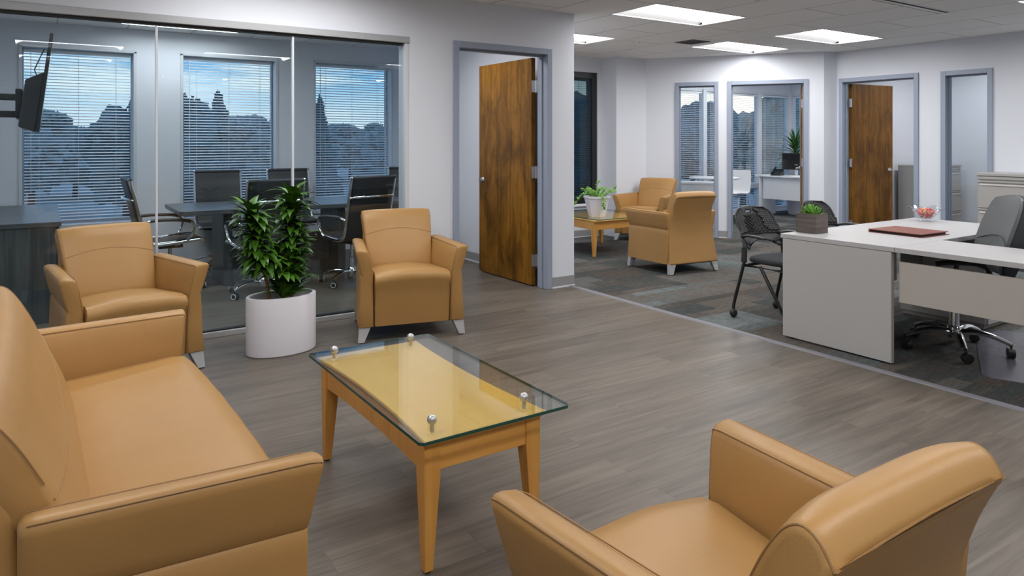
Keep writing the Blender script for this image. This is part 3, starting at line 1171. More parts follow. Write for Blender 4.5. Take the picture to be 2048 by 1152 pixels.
def make_lounge(name, hw, label, cat, group):
    """tan leather lounge piece, front towards local -y; hw = half width between the arms"""
    t = thing(name, label, cat, group=group)

    def toe(mb):
        # arms and feet run slightly together towards the rear
        mb.v = [(x - (1 if x > 0 else -1) * 0.085 * (y + 0.345) * min(1, abs(x) / hw), y, z) for x, y, z in mb.v]
        return mb
    # seat: waterfall front running down to the plinth
    pr = [(-0.325, 0.105), (-0.335, 0.20), (-0.345, 0.30), (-0.352, 0.36), (-0.366, 0.395), (-0.368, 0.425), (-0.345, 0.449), (-0.29, 0.457), (-0.15, 0.448), (0.0, 0.438), (0.16, 0.430), (0.20, 0.40), (0.20, 0.105)]
    pr = ccw([tuple(p) for p in pr])
    st = []
    N = 16 if hw < 0.5 else 28
    for i in range(N + 1):
        u = -1 + 2 * i / N
        st.append(u)
    rings = []
    for u in [-1, -0.985] + st[1:-1] + [0.985, 1]:
        k = 0.012 if abs(u) == 1 else 0
        ring = rounded_rings(pr, [(u * hw, k)])[0]
        cr_ = 0.024 * (1 - abs(u) ** 2.2)
        ring2 = []
        for (x, y, z) in ring:
            f = max(0.0, min(1.0, (z - 0.34) / 0.10))
            wr = 0.0016 * sin(26 * u * hw + 9 * y) * f
            ring2.append((x, y - 0.008 * (1 - u * u) * f, z + cr_ * f + wr))
        rings.append(ring2)
    s = obj('seat', toe(MB().loft(rings)), 'leather', t, smooth=50)
    for q in (-1, 1):
        obj('seam', MB().tube(crom([(q * (hw - 0.006), -0.326, 0.11), (q * (hw - 0.006), -0.345, 0.30), (q * (hw - 0.008), -0.362, 0.395), (q * (hw - 0.012), -0.335, 0.449)], 4), 0.0028, 6), 'leather_seam', s, smooth=True)
    # backrest
    fr = [(0.085, 0.41), (0.115, 0.50), (0.150, 0.58), (0.187, 0.66), (0.224, 0.735), (0.256, 0.787), (0.278, 0.812), (0.302, 0.822), (0.328, 0.810), (0.350, 0.778)]
    re = [(0.318, 0.71), (0.280, 0.63), (0.258, 0.52), (0.258, 0.40), (0.27, 0.25), (0.28, 0.105), (0.20, 0.105), (0.12, 0.30)]
    pb = ccw([tuple(p) for p in crom(fr, 3)] + re)
    rings = []
    bw = hw + 0.004
    ss = [-1, -0.992, -0.972] + [(-0.92 + 1.84 * i / 16) for i in range(17)] + [0.972, 0.992, 1]
    for u in ss:
        k = 0.013 if abs(u) == 1 else (0.005 if abs(u) == 0.992 else 0)
        ring = rounded_rings(pb, [(u * bw, k)])[0]
        e = (1 - abs(u) ** 4)
        rings.append([(x - u * (0.030 - 0.027 * min(1, max(0, (z - 0.42) / 0.36))), y - (0.020 * e if (y < 0.30 and z > 0.42) else 0), z + (0.012 * e if z > 0.74 else 0)) for x, y, z in ring])
    b = obj('backrest', MB().loft(rings), 'leather', t, smooth=55)
    # stitched arc across the back and the edge welts
    arc = []
    for i in range(25):
        u = -0.985 + 1.97 * i / 24
        z = 0.655 + 0.045 * (1 - u * u) if hw < 0.5 else 0.622 - 0.06 * (1 - u * u)
        e = (1 - abs(u) ** 4)
        y = 0.187 + (z - 0.66) * (0.50 if z > 0.66 else 0.455) - 0.020 * e
        arc.append((u * (bw - 0.030 + 0.027 * (z - 0.42) / 0.36), y - 0.0008, z))
    obj('seam', MB().tube(arc, 0.0019, 6), 'leather_seam', b, smooth=True)
    for q in (-1, 1):
        pts = [(q * (bw - 0.036 + 0.027 * min(1, (z - 0.42) / 0.36)), y - 0.001, z) for y, z in fr[3:]]
        obj('piping', MB().tube(crom(pts, 3), 0.0024, 6), 'leather_seam', b, smooth=True)
    obj('piping', MB().tube([(-bw + 0.010, 0.350, 0.778), (-bw * 0.5, 0.351, 0.786), (0, 0.351, 0.789), (bw * 0.5, 0.351, 0.786), (bw - 0.010, 0.350, 0.778)], 0.0022, 6), 'leather_seam', b, smooth=True)
    # arms
    ap = [(0.0, 0.105), (0.0, 0.25), (0.0, 0.40), (0.006, 0.48), (0.020, 0.55), (0.033, 0.598), (0.040, 0.612), (0.056, 0.622), (0.085, 0.627), (0.106, 0.625), (0.117, 0.612), (0.116, 0.595), (0.105, 0.545), (0.092, 0.49), (0.084, 0.458), (0.077, 0.449), (0.083, 0.440), (0.086, 0.40), (0.092, 0.25), (0.100, 0.105)]
    ye = 0.265 if hw < 0.5 else 0.232
    for q in (-1, 1):
        prof = ccw([(q * (hw + 0.006 + a), z) for a, z in ap])
        rings = []
        for y, k in ((-0.345, 0.012), (-0.342, 0.004), (-0.333, 0), (-0.2, 0), (-0.1, 0), (0.0, 0), (0.10, 0), (ye - 0.036, 0), (ye - 0.012, 0), (ye - 0.004, 0.006), (ye, 0.014)):
            ring = []
            for (yy, a, z) in rounded_rings(prof, [(y, k)])[0]:
                lean = 0.03 * max(0, (z - 0.45)) / 0.17 * (-1 if y > 0.2 else 1)   # the flared top runs a little longer
                ring.append((a, yy - (0.012 if y < -0.3 else 0) * (1 - min(1, abs(z - 0.30) / 0.3)) * -1 - (0.02 * (z - 0.45) / 0.17 if (z > 0.45 and y < -0.3) else 0), z))
            rings.append(ring)
        a = obj('armrest', toe(MB().loft(rings)), 'leather', t, smooth=50)
        xi, xo = q * (hw + 0.006 + 0.040), q * (hw + 0.006 + 0.112)
        obj('piping', toe(MB().tube([(xi, ye - 0.015, 0.6165), (xi, 0.0, 0.6165), (xi, -0.33, 0.6165), (xi, -0.357, 0.612), (xi - q * 0.012, -0.353, 0.56), (xi - q * 0.034, -0.338, 0.44)], 0.0019, 6)), 'leather_seam', a, smooth=True)
        obj('piping', toe(MB().tube([(xo + q * 0.003, ye - 0.015, 0.6215), (xo + q * 0.003, -0.33, 0.6215), (xo + q * 0.002, -0.357, 0.617), (xo - q * 0.02, -0.350, 0.54)], 0.0019, 6)), 'leather_seam', a, smooth=True)
    # tapered metal blade feet
    lo = hw + 0.006
    for qx in (-1, 1):
        for qy in (-1, 1):
            x1 = qx * (lo + 0.097)
            x0 = qx * (lo + 0.018)
            xb0 = qx * (lo + 0.062)
            xb1 = qx * (lo + 0.104)
            y0, y1 = (-0.328, -0.285) if qy < 0 else (0.265, 0.308)
            dy = -0.012 if qy < 0 else 0.012
            top = [(x0, y0, 0.106), (x1, y0, 0.106), (x1, y1, 0.106), (x0, y1, 0.106)]
            bot = [(xb0, y0 + dy, 0.006), (xb1, y0 + dy, 0.006), (xb1, y1 + dy, 0.006), (xb0, y1 + dy, 0.006)]
            l = obj('leg', toe(MB().loft([bot, top])), 'alu', t, bevel=0.003)
            cx = (xb0 + xb1) / 2
            obj('foot_pad', toe(MB().lathe([(0.012, 0), (0.012, 0.007)], 12, (cx, (y0 + y1) / 2 + dy, 0))), 'black_plastic', l)
    # rear panel closing the back below the arm tops
    RY = [(0.0, 0.326), (0.105, 0.322), (0.25, 0.298), (0.40, 0.277), (0.52, 0.273), (0.62, 0.291), (0.70, 0.318), (0.778, 0.351), (0.9, 0.40)]

    def rear_y(z):
        for (z0, y0), (z1, y1) in zip(RY, RY[1:]):
            if z <= z1:
                return y0 + (y1 - y0) * (z - z0) / (z1 - z0)
        return RY[-1][1]
    ha = [(hw + 0.102, 0.105), (hw + 0.088, 0.25), (hw + 0.070, 0.40), (hw + 0.056, 0.52), (hw + 0.048, 0.60), (hw + 0.044, 0.68), (hw + 0.046, 0.745), (hw + 0.046, 0.772), (hw + 0.038, 0.782), (0.5 * hw, 0.789)]
    poly = ccw([tuple(p) for p in crom(ha, 3)] + [(-p[0], p[1]) for p in crom(ha, 3)[::-1]])
    rings = []
    for back, k in ((0.050, 0.016), (0.045, 0.008), (0.036, 0.003), (0.012, 0.0), (0.004, 0.004), (0.0, 0.013)):
        rings.append([(a, rear_y(z) - back, z) for yy, a, z in rounded_rings(poly, [(0, k)])[0]])
    mp_ = MB().loft(rings, cap=False)
    n_ = len(rings[0])
    for base in (0, (len(rings) - 1) * n_):
        for i in range(n_ // 2 - 1):
            mp_.f.append((base + i, base + i + 1, base + n_ - 2 - i, base + n_ - 1 - i))
    obj('back_panel', toe(mp_), 'leather', t, smooth=50)
    # dust cover underneath
    obj('base', toe(MB().box(-lo - 0.05, lo + 0.05, -0.30, 0.30, 0.098, 0.125)), 'black_plastic', t)
    return t


HWC = 0.26
GRP = 'tan leather lounge armchairs'
ch = make_lounge('armchair', HWC, 'tan leather armchair beside the dark credenza, behind the far arm of the sofa', 'armchair', GRP)
ch.location = (0.378, 4.765, 0)
ch.rotation_euler = (0, 0, radians(11.2))
dup(ch, (2.18, 4.70, 0), radians(-13.8), 'tan leather armchair facing us between the white planter and the wooden door')
c3 = dup(ch, (1.149, 0.893, 0), radians(179.3), 'large tan leather armchair seen from behind at the bottom right corner')
c3.scale = (0.98, 0.98, 0.98)
c4 = dup(ch, (5.566, 5.255, 0.004), radians(172.4), 'tan leather armchair with its back to us on the carpet beside the small lounge table')
c5 = dup(ch, (6.90, 6.97, 0.004), radians(-69), 'tan leather armchair in the lounge corner facing us behind the white hexagonal pot')
sf = make_lounge('sofa', 0.785, 'long tan leather sofa along the left edge, in front of the coffee table', 'sofa', None)
sf.location = (0.172, 2.488, 0)
sf.rotation_euler = (0, 0, radians(91))
sf.scale = (0.983, 0.983, 0.983)


# ------------------------------------------------------------------ coffee tables
def coffee_table(name, lx, ly, label, loc, concave, glass_off, zt=0.415, rotz=0.0, balls=True):
    """lx, ly = half sizes of the leg frame (outer faces)"""
    t = thing(name, label, 'table', loc, rotz, None)
    for qx in (-1, 1):
        for qy in (-1, 1):
            x1, y1 = qx * lx, qy * ly
            w, v = 0.058, 0.034
            top = [(x1, y1), (x1 - qx * w, y1), (x1 - qx * w, y1 - qy * w), (x1, y1 - qy * w)]
            bot = [(x1 - qx * 0.004, y1 - qy * 0.004), (x1 - qx * v, y1 - qy * 0.004), (x1 - qx * v, y1 - qy * v), (x1 - qx * 0.004, y1 - qy * v)]
            l = obj('leg', MB().loft([[(*p, 0.006) for p in bot], [(*p, zt - 0.125) for p in top], [(*p, zt - 0.022) for p in top]]), 'maple_leg', t, bevel=0.003)
            obj('glide', MB().lathe([(0.011, 0), (0.011, 0.007)], 10, (x1 - qx * 0.019, y1 - qy * 0.019, 0)), 'black_plastic', l)
    zb, za = zt - 0.112, zt - 0.022
    for q in (-1, 1):
        obj('apron', MB().box(-lx + 0.056, lx - 0.056, min(q * (ly - 0.006), q * (ly - 0.028)), max(q * (ly - 0.006), q * (ly - 0.028)), zb, za), 'maple', t, bevel=0.002)
        # long apron follows the sweep of the top
        outer, inner = [], []
        for i in range(17):
            u = -1 + 2 * i / 16
            y = u * (ly - 0.056)
            x = lx - 0.006 - concave * (1 - u * u)
            outer.append((q * x, y))
            inner.append((q * (x - 0.022), y))
        obj('apron', MB().prism(outer + inner[::-1], 'z', zb, za), 'maple_leg', t, smooth=30)
    # top board: straight moulded ends, concave long sides
    pts = []
    ov = 0.022
    for i in range(25):
        u = -1 + 2 * i / 24
        pts.append((lx + ov - 0.012 - (concave + 0.010) * (1 - u * u), u * (ly + ov)))
    for i in range(25):
        u = 1 - 2 * i / 24
        pts.append((-(lx + ov - 0.012 - (concave + 0.012) * (1 - u * u)), u * (ly + ov)))

    def ring(s, z):
        return [(x - s * (1 if x > 0 else -1), y - s * (1 if y > 0 else -1), z) for x, y in pts]
    obj('tabletop', MB().loft([ring(0.014, zt - 0.024), ring(0.010, zt - 0.017), ring(0.010, zt - 0.013), ring(0.0, zt - 0.012), ring(0.0, zt - 0.003), ring(0.003, zt)]), 'maple_top', t, smooth=30)
    # glass plate
    gz = zt + 0.014
    x0, x1, y0, y1 = glass_off
    gp = [(x0, y0 + 0.012), (x0 + 0.012, y0), (x1 - 0.012, y0), (x1, y0 + 0.012), (x1, y1 - 0.012), (x1 - 0.012, y1), (x0 + 0.012, y1), (x0, y1 - 0.012)]
    g = obj('glass_top', MB().prism(gp, 'z', gz, gz + 0.010), 'table_glass', t)
    # polished green rim of the plate
    rim = MB()
    n = len(gp)
    a = 0.0009
    out = [(x + a * (1 if x > (x0 + x1) / 2 else -1), y + a * (1 if y > (y0 + y1) / 2 else -1)) for x, y in gp]
    for i in range(n):
        j = (i + 1) % n
        rim.add([(*out[i], gz), (*out[j], gz), (*out[j], gz + 0.010), (*out[i], gz + 0.010), (*gp[i], gz), (*gp[j], gz), (*gp[j], gz + 0.010), (*gp[i], gz + 0.010)], [(0, 1, 2, 3), (4, 7, 6, 5), (0, 4, 5, 1), (3, 2, 6, 7)])
    obj('rim', rim, 'glass_edge', g)
    sx, sy = lx - 0.045, ly - 0.035
    for qx in (-1, 1):
        for qy in (-1, 1):
            if balls:
                s = MB().lathe([(0.007, -0.002), (0.007, 0.026)], 12, (qx * sx, qy * sy, zt))
                s.sphere((qx * sx, qy * sy, gz + 0.010 + 0.014), 0.0165, 16, 10)
                obj('standoff_knob', s, 'ball_steel', t, smooth=40)
            else:
                obj('spacer', MB().lathe([(0.012, -0.002), (0.012, 0.014)], 12, (qx * sx, qy * sy, zt)), 'ball_steel', t)
    return t


coffee_table('coffee_table', 0.222, 0.485, 'maple coffee table with a raised glass top and four steel ball knobs', (1.205, 2.452, 0), 0.014, (-0.272, 0.292, -0.562, 0.503), zt=0.428)
coffee_table('lounge_table', 0.425, 0.425, 'square maple lounge table with glass top under the white hexagonal pot', (5.715, 6.665, 0.004), 0.03, (-0.475, 0.475, -0.55, 0.50), zt=0.428, balls=False)

# ------------------------------------------------------------------ plants


def leaf_strip(mb, base, az, L, W, rise, droop, n=5, fold=0.25, tw=0.0):
    """arching lance-shaped leaf"""
    d = Vector((cos(az), sin(az), 0))
    sdir = Vector((-sin(az), cos(az), 0))
    left, mid, right = [], [], []
    p = Vector(base)
    el = rise
    for i in range(n + 1):
        f = i / n
        wd = W * (0.35 + 0.65 * sin(min(1, f * 1.9) * pi / 2)) * (1 - max(0, (f - 0.45) / 0.55) ** 1.6)
        up = Vector((-d.x * sin(el), -d.y * sin(el), cos(el)))
        left.append(p + sdir * wd + up * wd * fold)
        mid.append(p.copy())
        right.append(p - sdir * wd + up * wd * fold)
        p = p + (d * cos(el) + Vector((0, 0, 1)) * sin(el)) * (L / n)
        el -= droop / n
    k = n + 1
    vs = left + mid + right
    fs = []
    for i in range(n):
        fs.append((i, k + i, k + i + 1, i + 1))
        fs.append((k + i, 2 * k + i, 2 * k + i + 1, k + i + 1))
    mb.add(vs, fs)


rnd = random.Random(3)
t = thing('potted_dracaena', 'bushy green dracaena in a white oval planter in front of the glass wall', 'potted plant', (1.282, 4.61, 0), radians(4))
ea, eb, PH = 0.222, 0.155, 0.365


def oval(s, z, n=48):
    return [((ea + s) * cos(2 * pi * i / n), (eb + s) * sin(2 * pi * i / n), z) for i in range(n)]


pl = MB()
pl.loft([oval(-0.008, 0.0), oval(-0.001, 0.006), oval(0.0, 0.014), oval(0.0, PH - 0.006), oval(-0.003, PH - 0.001), oval(-0.008, PH), oval(-0.020, PH), oval(-0.024, PH - 0.004), oval(-0.026, PH - 0.10)])
obj('planter', pl, 'planter_white', t, smooth=40)
so = MB()
so.loft([oval(-0.030, PH - 0.06)[::1], [(x * 0.6, y * 0.6, z + 0.012 + 0.006 * sin(i * 1.7)) for i, (x, y, z) in enumerate(oval(-0.030, PH - 0.055))], [(x * 0.1, y * 0.1, z + 0.018) for x, y, z in oval(-0.03, PH - 0.055)]])
obj('soil', so, 'soil', t)
# stems: (foot, top, leaf span)
stems = [((-0.085, -0.03, PH - 0.06), (-0.205, -0.03, 0.90), 0.36, 250), ((0.07, 0.02, PH - 0.06), (0.085, 0.03, 0.965), 0.05, 320), ((-0.01, -0.05, PH - 0.06), (-0.01, -0.06, 0.62), 0.05, 90)]
for (a, b, lo, cnt) in stems:
    A, B = Vector(a), Vector(b)
    mid = A.lerp(B, 0.3) + Vector((0.012, 0.0, 0))
    s = obj('stem', MB().tube(crom([A, mid, A.lerp(B, 0.65), B], 4), [0.011] * 13, 8), 'bark', t, smooth=True)
    lf = MB()
    for i in range(cnt):
        f = i / (cnt - 1)
        h = lo + (1 - lo) * f
        bpt = A.lerp(B, h) + Vector((rnd.uniform(-.008, .008), rnd.uniform(-.008, .008), 0))
        az = i * 2.39996 + rnd.uniform(-0.3, 0.3)
        tier = 0.85 + 0.15 * cos((h - 0.95) * 2 * pi * 2.4)
        L = 0.188 * tier * rnd.uniform(0.8, 1.15) * (1 if cnt > 80 else 0.85)
        low = bpt.z < PH + 0.12
        rise = 0.30 + 0.35 * f + rnd.uniform(-0.35, 0.5) + (0.2 if f > 0.95 else 0) + (0.45 if low else 0)
        leaf_strip(lf, bpt, az, L, rnd.uniform(0.022, 0.030), rise, rnd.uniform(0.8, 1.6) * (0.55 if low else 1), 6)
    obj('foliage', lf, 'leaf_dark', s, smooth=True)

# ivy in a white hexagonal pot
t = thing('potted_ivy', 'trailing ivy in a white hexagonal pot on the lounge table', 'potted plant', (5.47, 6.40, 0.4565), radians(12))


def hexr(r, z):
    return [(r * cos(pi / 3 * i), r * sin(pi / 3 * i), z) for i in range(6)]


obj('pot', MB().loft([hexr(0.098, 0.0), hexr(0.150, 0.215), hexr(0.160, 0.22), hexr(0.162, 0.245), hexr(0.148, 0.245), hexr(0.138, 0.20)]), 'planter_white', t, bevel=0.003)
obj('soil', MB().loft([hexr(0.140, 0.205), hexr(0.02, 0.225)]), 'soil', t)
iv = MB()
vn = MB()


def ivy_leaf(mb, p, s, nrm):
    n = Vector(nrm).normalized()
    u = n.orthogonal().normalized()
    v = n.cross(u)
    a0 = rnd.uniform(0, 2 * pi)
    pts = []
    for k, r in enumerate((1.15, 0.55, 0.85, 0.6, 0.45, 0.6, 0.85, 0.55)):
        a = a0 + 2 * pi * k / 8
        pts.append(Vector(p) + (u * cos(a) + v * sin(a)) * s * r + n * s * 0.1 * (k % 2))
    mb.add([Vector(p)] + pts, [(0, k + 1, (k + 1) % 8 + 1) for k in range(8)])


for i in range(16):
    az = i * 2.4
    r = rnd.uniform(0.02, 0.11)
    L = rnd.uniform(0.06, 0.20)
    p0 = Vector((0.05 * cos(az), 0.05 * sin(az), 0.22))
    if i == 0:
        path = [p0, (-0.10, 0.06, 0.27), (-0.19, 0.09, 0.24), (-0.25, 0.11, 0.17), (-0.29, 0.13, 0.14)]
    elif i == 1:
        path = [p0, (-0.07, -0.10, 0.27), (-0.10, -0.17, 0.22), (-0.11, -0.18, 0.15), (-0.11, -0.175, 0.10)]
    elif i == 2:
        path = [p0, (0.03, 0.03, 0.34), (0.06, 0.0, 0.42)]
    elif i == 3:
        path = [p0, (0.10, 0.05, 0.31), (0.17, 0.02, 0.32)]
    else:
        path = [p0, p0 + Vector((r * cos(az), r * sin(az), 0.06)), p0 + Vector((r * 1.7 * cos(az), r * 1.7 * sin(az), 0.05 + L * 0.4))]
    pp = crom(path, 4)
    vn.tube(pp, 0.002, 5)
    for q in pp[1:]:
        for _ in range(2):
            ivy_leaf(iv, q + Vector((rnd.uniform(-.018, .018), rnd.uniform(-.018, .018), rnd.uniform(0, .02))), rnd.uniform(0.014, 0.024), (rnd.uniform(-.6, .6) - 0.4, rnd.uniform(-.6, .6) - 0.5, 0.8))
obj('vine', vn, 'leaf_ivy', t)
obj('foliage', iv, 'leaf_ivy', t)
pu = MB()
for i in range(60):
    a, r = rnd.uniform(0, 2 * pi), rnd.uniform(0.01, 0.12)
    ivy_leaf(pu, (r * cos(a), r * sin(a), 0.235 + rnd.uniform(0, 0.05)), rnd.uniform(0.008, 0.015), (rnd.uniform(-1, 1), rnd.uniform(-1, 1), 1))
obj('undergrowth', pu, 'leaf_purple', t)

# ------------------------------------------------------------------ reception desk
DZ = 0.715
t = thing('reception_desk', 'pale grey L-shaped reception desk with a solid end panel', 'desk', (4.24, 2.24, 0.004))
# local: x to the right along the back wing, y away; panel face at x=0
obj('worktop', MB().box(-0.004, 1.79, 0.0, 0.78, DZ - 0.034, DZ - 0.004), 'laminate', t, bevel=0.002)
obj('return_top', MB().box(-0.004, 0.565, -1.55, -0.002, DZ - 0.034, DZ - 0.004), 'laminate', t, bevel=0.002)
obj('end_panel', MB().box(0.0, 0.03, 0.024, 0.765, 0.012, DZ - 0.036), 'laminate_side', t, bevel=0.0015)
obj('edge_band', MB().box(0.0, 0.03, 0.0185, 0.024, 0.012, DZ - 0.036), 'laminate_edge', t)
obj('modesty_panel', MB().box(0.04, 0.06, -1.50, -0.006, 0.378, 0.622), 'laminate_warm', t, bevel=0.0015)
obj('end_panel', MB().box(0.02, 0.55, -1.545, -1.515, 0.012, DZ - 0.036), 'laminate_side', t, bevel=0.0015)
obj('back_panel', MB().box(0.034, 1.36, 0.70, 0.72, 0.25, DZ - 0.036), 'laminate_warm', t, bevel=0.0015)
for y in (-0.10, -0.75, -1.40):
    obj('bracket', MB().box(0.062, 0.10, y - 0.015, y + 0.015, 0.60, DZ - 0.036), 'black_plastic', t)
for x, y in ((0.015, 0.08), (0.015, 0.70), (0.10, -1.53), (0.5, -1.53)):
    obj('leveler', MB().lathe([(0.014, 0), (0.014, 0.005), (0.006, 0.006), (0.006, 0.014)], 10, (x, y, -0.0005)), 'black_plastic', t)

t = thing('pedestal_drawers', 'pale grey drawer pedestal under the far end of the reception desk', 'drawer unit', (5.61, 2.30, 0.004))
obj('carcass', MB().box(0, 0.41, 0.02, 0.62, 0.03, 0.672), 'laminate_side', t, bevel=0.002)
obj('plinth', MB().box(0.01, 0.40, 0.03, 0.61, 0, 0.03), 'laminate_edge', t)
for z0, z1 in ((0.035, 0.34), (0.345, 0.50), (0.505, 0.665)):
    d = obj('drawer', MB().box(0.004, 0.406, 0, 0.02, z0, z1), 'laminate', t, bevel=0.002)
    obj('handle', MB().box(0.13, 0.28, -0.02, -0.008, z1 - 0.05, z1 - 0.035).box(0.13, 0.142, -0.012, 0.0, z1 - 0.05, z1 - 0.035).box(0.268, 0.28, -0.012, 0.0, z1 - 0.05, z1 - 0.035), 'steel', d)

# wooden succulent box
t = thing('succulent_planter', 'small square weathered-wood planter of succulents on the desk corner', 'planter', (4.455, 2.925, DZ))
bxm = MB()
h, s = 0.134, 0.068
sy_ = 0.078
bxm.box(-s, s, -sy_, -sy_ + 0.012, 0.0, h).box(-s, s, sy_ - 0.012, sy_, 0.0, h).box(-s, -s + 0.012, -sy_ + 0.012, sy_ - 0.012, 0, h).box(s - 0.012, s, -sy_ + 0.012, sy_ - 0.012, 0, h).box(-s + 0.012, s - 0.012, -sy_ + 0.012, sy_ - 0.012, 0, 0.012)
obj('box', bxm, 'grey_wood', t, bevel=0.0015)
obj('soil', MB().box(-s + 0.012, s - 0.012, -sy_ + 0.012, sy_ - 0.012, 0.09, 0.118), 'soil', t)
for k, (cx, cy, sc) in enumerate(((-0.03, -0.035, 1.0), (0.028, -0.03, 0.9), (-0.02, 0.035, 0.95), (0.03, 0.03, 1.05), (0.0, 0.0, 1.1))):
    lf = MB()
    for i in range(16):
        az = i * 2.4 + k
        f = i / 15
        L = 0.078 * sc * (0.75 + 0.35 * f)
        leaf_strip(lf, (cx, cy, 0.116), az, L, 0.008 * sc, 0.35 + 1.1 * f, 0.2, 4, 0.6)
    obj('succulent', lf, 'leaf_succulent', t, smooth=True)

# leather folder
o = thing('leather_folder', 'closed brown leather portfolio folder lying on the reception desk', 'folder', (4.965, 2.54, DZ), radians(-3))
obj('cover', MB().box(-0.165, 0.165, -0.20, 0.175, 0.0, 0.004), 'folder_leather', o, bevel=0.0015)
obj('pages', MB().box(-0.150, 0.150, -0.18, 0.165, 0.004, 0.017), 'page_black', o)
obj('cover', MB().box(-0.165, 0.165, -0.19, 0.175, 0.017, 0.023).box(-0.165, 0.165, 0.163, 0.175, 0.004, 0.017), 'folder_leather', o, bevel=0.002)

# glass candy bowl
BX, BY = 5.84, 2.84
t = thing('candy_bowl', 'scalloped clear glass bowl of wrapped sweets at the far end of the desk', 'bowl', (BX, BY, DZ))


def scal(r, z, k):
    return [(r * (1 + k * cos(6 * 2 * pi * i / 48)) * cos(2 * pi * i / 48), r * (1 + k * cos(6 * 2 * pi * i / 48)) * sin(2 * pi * i / 48), z + (0.012 * k * 6 * cos(6 * 2 * pi * i / 48))) for i in range(48)]


obj('bowl', MB().loft([scal(0.052, 0.0, 0.02), scal(0.058, 0.006, 0.03), scal(0.066, 0.035, 0.04), scal(0.085, 0.07, 0.07), scal(0.112, 0.108, 0.12), scal(0.118, 0.112, 0.13), scal(0.110, 0.108, 0.12), scal(0.080, 0.072, 0.07), scal(0.060, 0.038, 0.04), scal(0.03, 0.022, 0.02)]), 'bowl_glass', t, smooth=50)
cands = []
rc = random.Random(11)
for lay, (z, R, n) in enumerate(((0.034, 0.030, 5), (0.048, 0.045, 9), (0.064, 0.054, 12), (0.080, 0.058, 14), (0.094, 0.040, 7))):
    for i in range(n):
        a = 2 * pi * i / n + lay
        cands.append((R * cos(a), R * sin(a), z))
        if R > 0.043 and i % 3 == 0:
            cands.append((R * 0.4 * cos(a), R * 0.4 * sin(a), z + 0.004))
protos = []
for i in range(6):
    m = MB().sphere((0, 0, 0), 0.0105, 8, 6, (1.25, 0.9, 0.8))
    m.loft([[(-0.012, 0.002, 0), (-0.012, -0.002, 0)], [(-0.021, 0.008, 0.002), (-0.021, -0.008, -0.002)]], cap=False, closed=False)
    m.loft([[(0.012, 0.002, 0), (0.012, -0.002, 0)], [(0.021, 0.008, 0.002), (0.021, -0.008, -0.002)]], cap=False, closed=False)
    protos.append(m)
ob0 = []
for i, (x, y, z) in enumerate(cands):
    k = rc.randrange(6)
    if k >= len(ob0) and len(ob0) < 6:
        k = len(ob0)
        o = obj('candy', protos[k], 'candy_%d' % k, smooth=True)
        ob0.append(o)
    else:
        o = ob0[k].copy()
        COL.objects.link(o)
    o.location = (BX + x, BY + y, DZ + z)
    o.rotation_euler = (rc.uniform(-.6, .6), rc.uniform(-.6, .6), rc.uniform(0, 6.28))
    tag(o, 'wrapped red, orange or yellow sweet in the glass bowl on the desk', 'candy', 'sweets in the glass bowl')

# ------------------------------------------------------------------ chairs on castors


def caster(r, ring_mat=False):
    """twin wheel castor hanging from z=2r+0.03, wheel axis along y"""
    m = MB()
    for s in (-1, 1):
        m.lathe([(0.0, 0.006), (r * 0.55, 0.004), (r * 0.95, 0.006), (r, 0.012), (r * 0.95, 0.02), (r * 0.5, 0.022), (0.0, 0.021)], 18, ax='y')
        if s < 0:
            n = len(m.v) // 2
            m.v = m.v[:n] + [(a, -b, c) for a, b, c in m.v[n:]]
    m.v = [(a, b, c + r) for a, b, c in m.v]
    m.tube([(0, 0, r), (-0.004, 0, 2 * r), (-0.018, 0, 2 * r + 0.035)], 0.006, 8)
    return m


def five_star(t, R, hub_z, tip_z, r0, r1, cr, mat, start, arch=0.03, ring=False):
    """column foot with five arms (one base part) and five castors"""
    b = MB()
    b.lathe([(0.036, hub_z - 0.045), (0.042, hub_z - 0.03), (0.040, hub_z + 0.02), (0.030, hub_z + 0.035)], 20)
    for k in range(5):
        a = start + 2 * pi * k / 5
        d = Vector((cos(a), sin(a), 0))
        pts = []
        for i in range(9):
            f = i / 8
            z = hub_z + (tip_z - hub_z) * f ** 1.6 + arch * sin(pi * f) * (1 - f * 0.3)
            pts.append(d * (0.025 + (R - 0.025) * f) + Vector((0, 0, z - 0.01)))
        b.tube(pts, [r0 + (r1 - r0) * i / 8 for i in range(9)], 8, flat=0.7)
    bo = obj('base', b, mat, t, smooth=50)
    for k in range(5):
        a = start + 2 * pi * k / 5
        m = caster(cr)
        mt = Matrix.Translation((R * cos(a) + 0.018 * cos(a + 1.9), R * sin(a) + 0.018 * sin(a + 1.9), 0)) @ Matrix.Rotation(a + 1.9, 4, 'Z')
        m.xf(mt)
        c = obj('caster', m, 'black_plastic', t, smooth=40)
        if ring:
            q = MB()
            for s in (-1, 1):
                pts = [(cr * 0.72 * cos(2 * pi * i / 16), s * 0.0225, cr + cr * 0.72 * sin(2 * pi * i / 16)) for i in range(16)]
                q.tube(pts, 0.0035, 5, closed=True)
            q.xf(mt)
            obj('wheel_ring', q, 'white_plastic', c, smooth=True)
    return bo


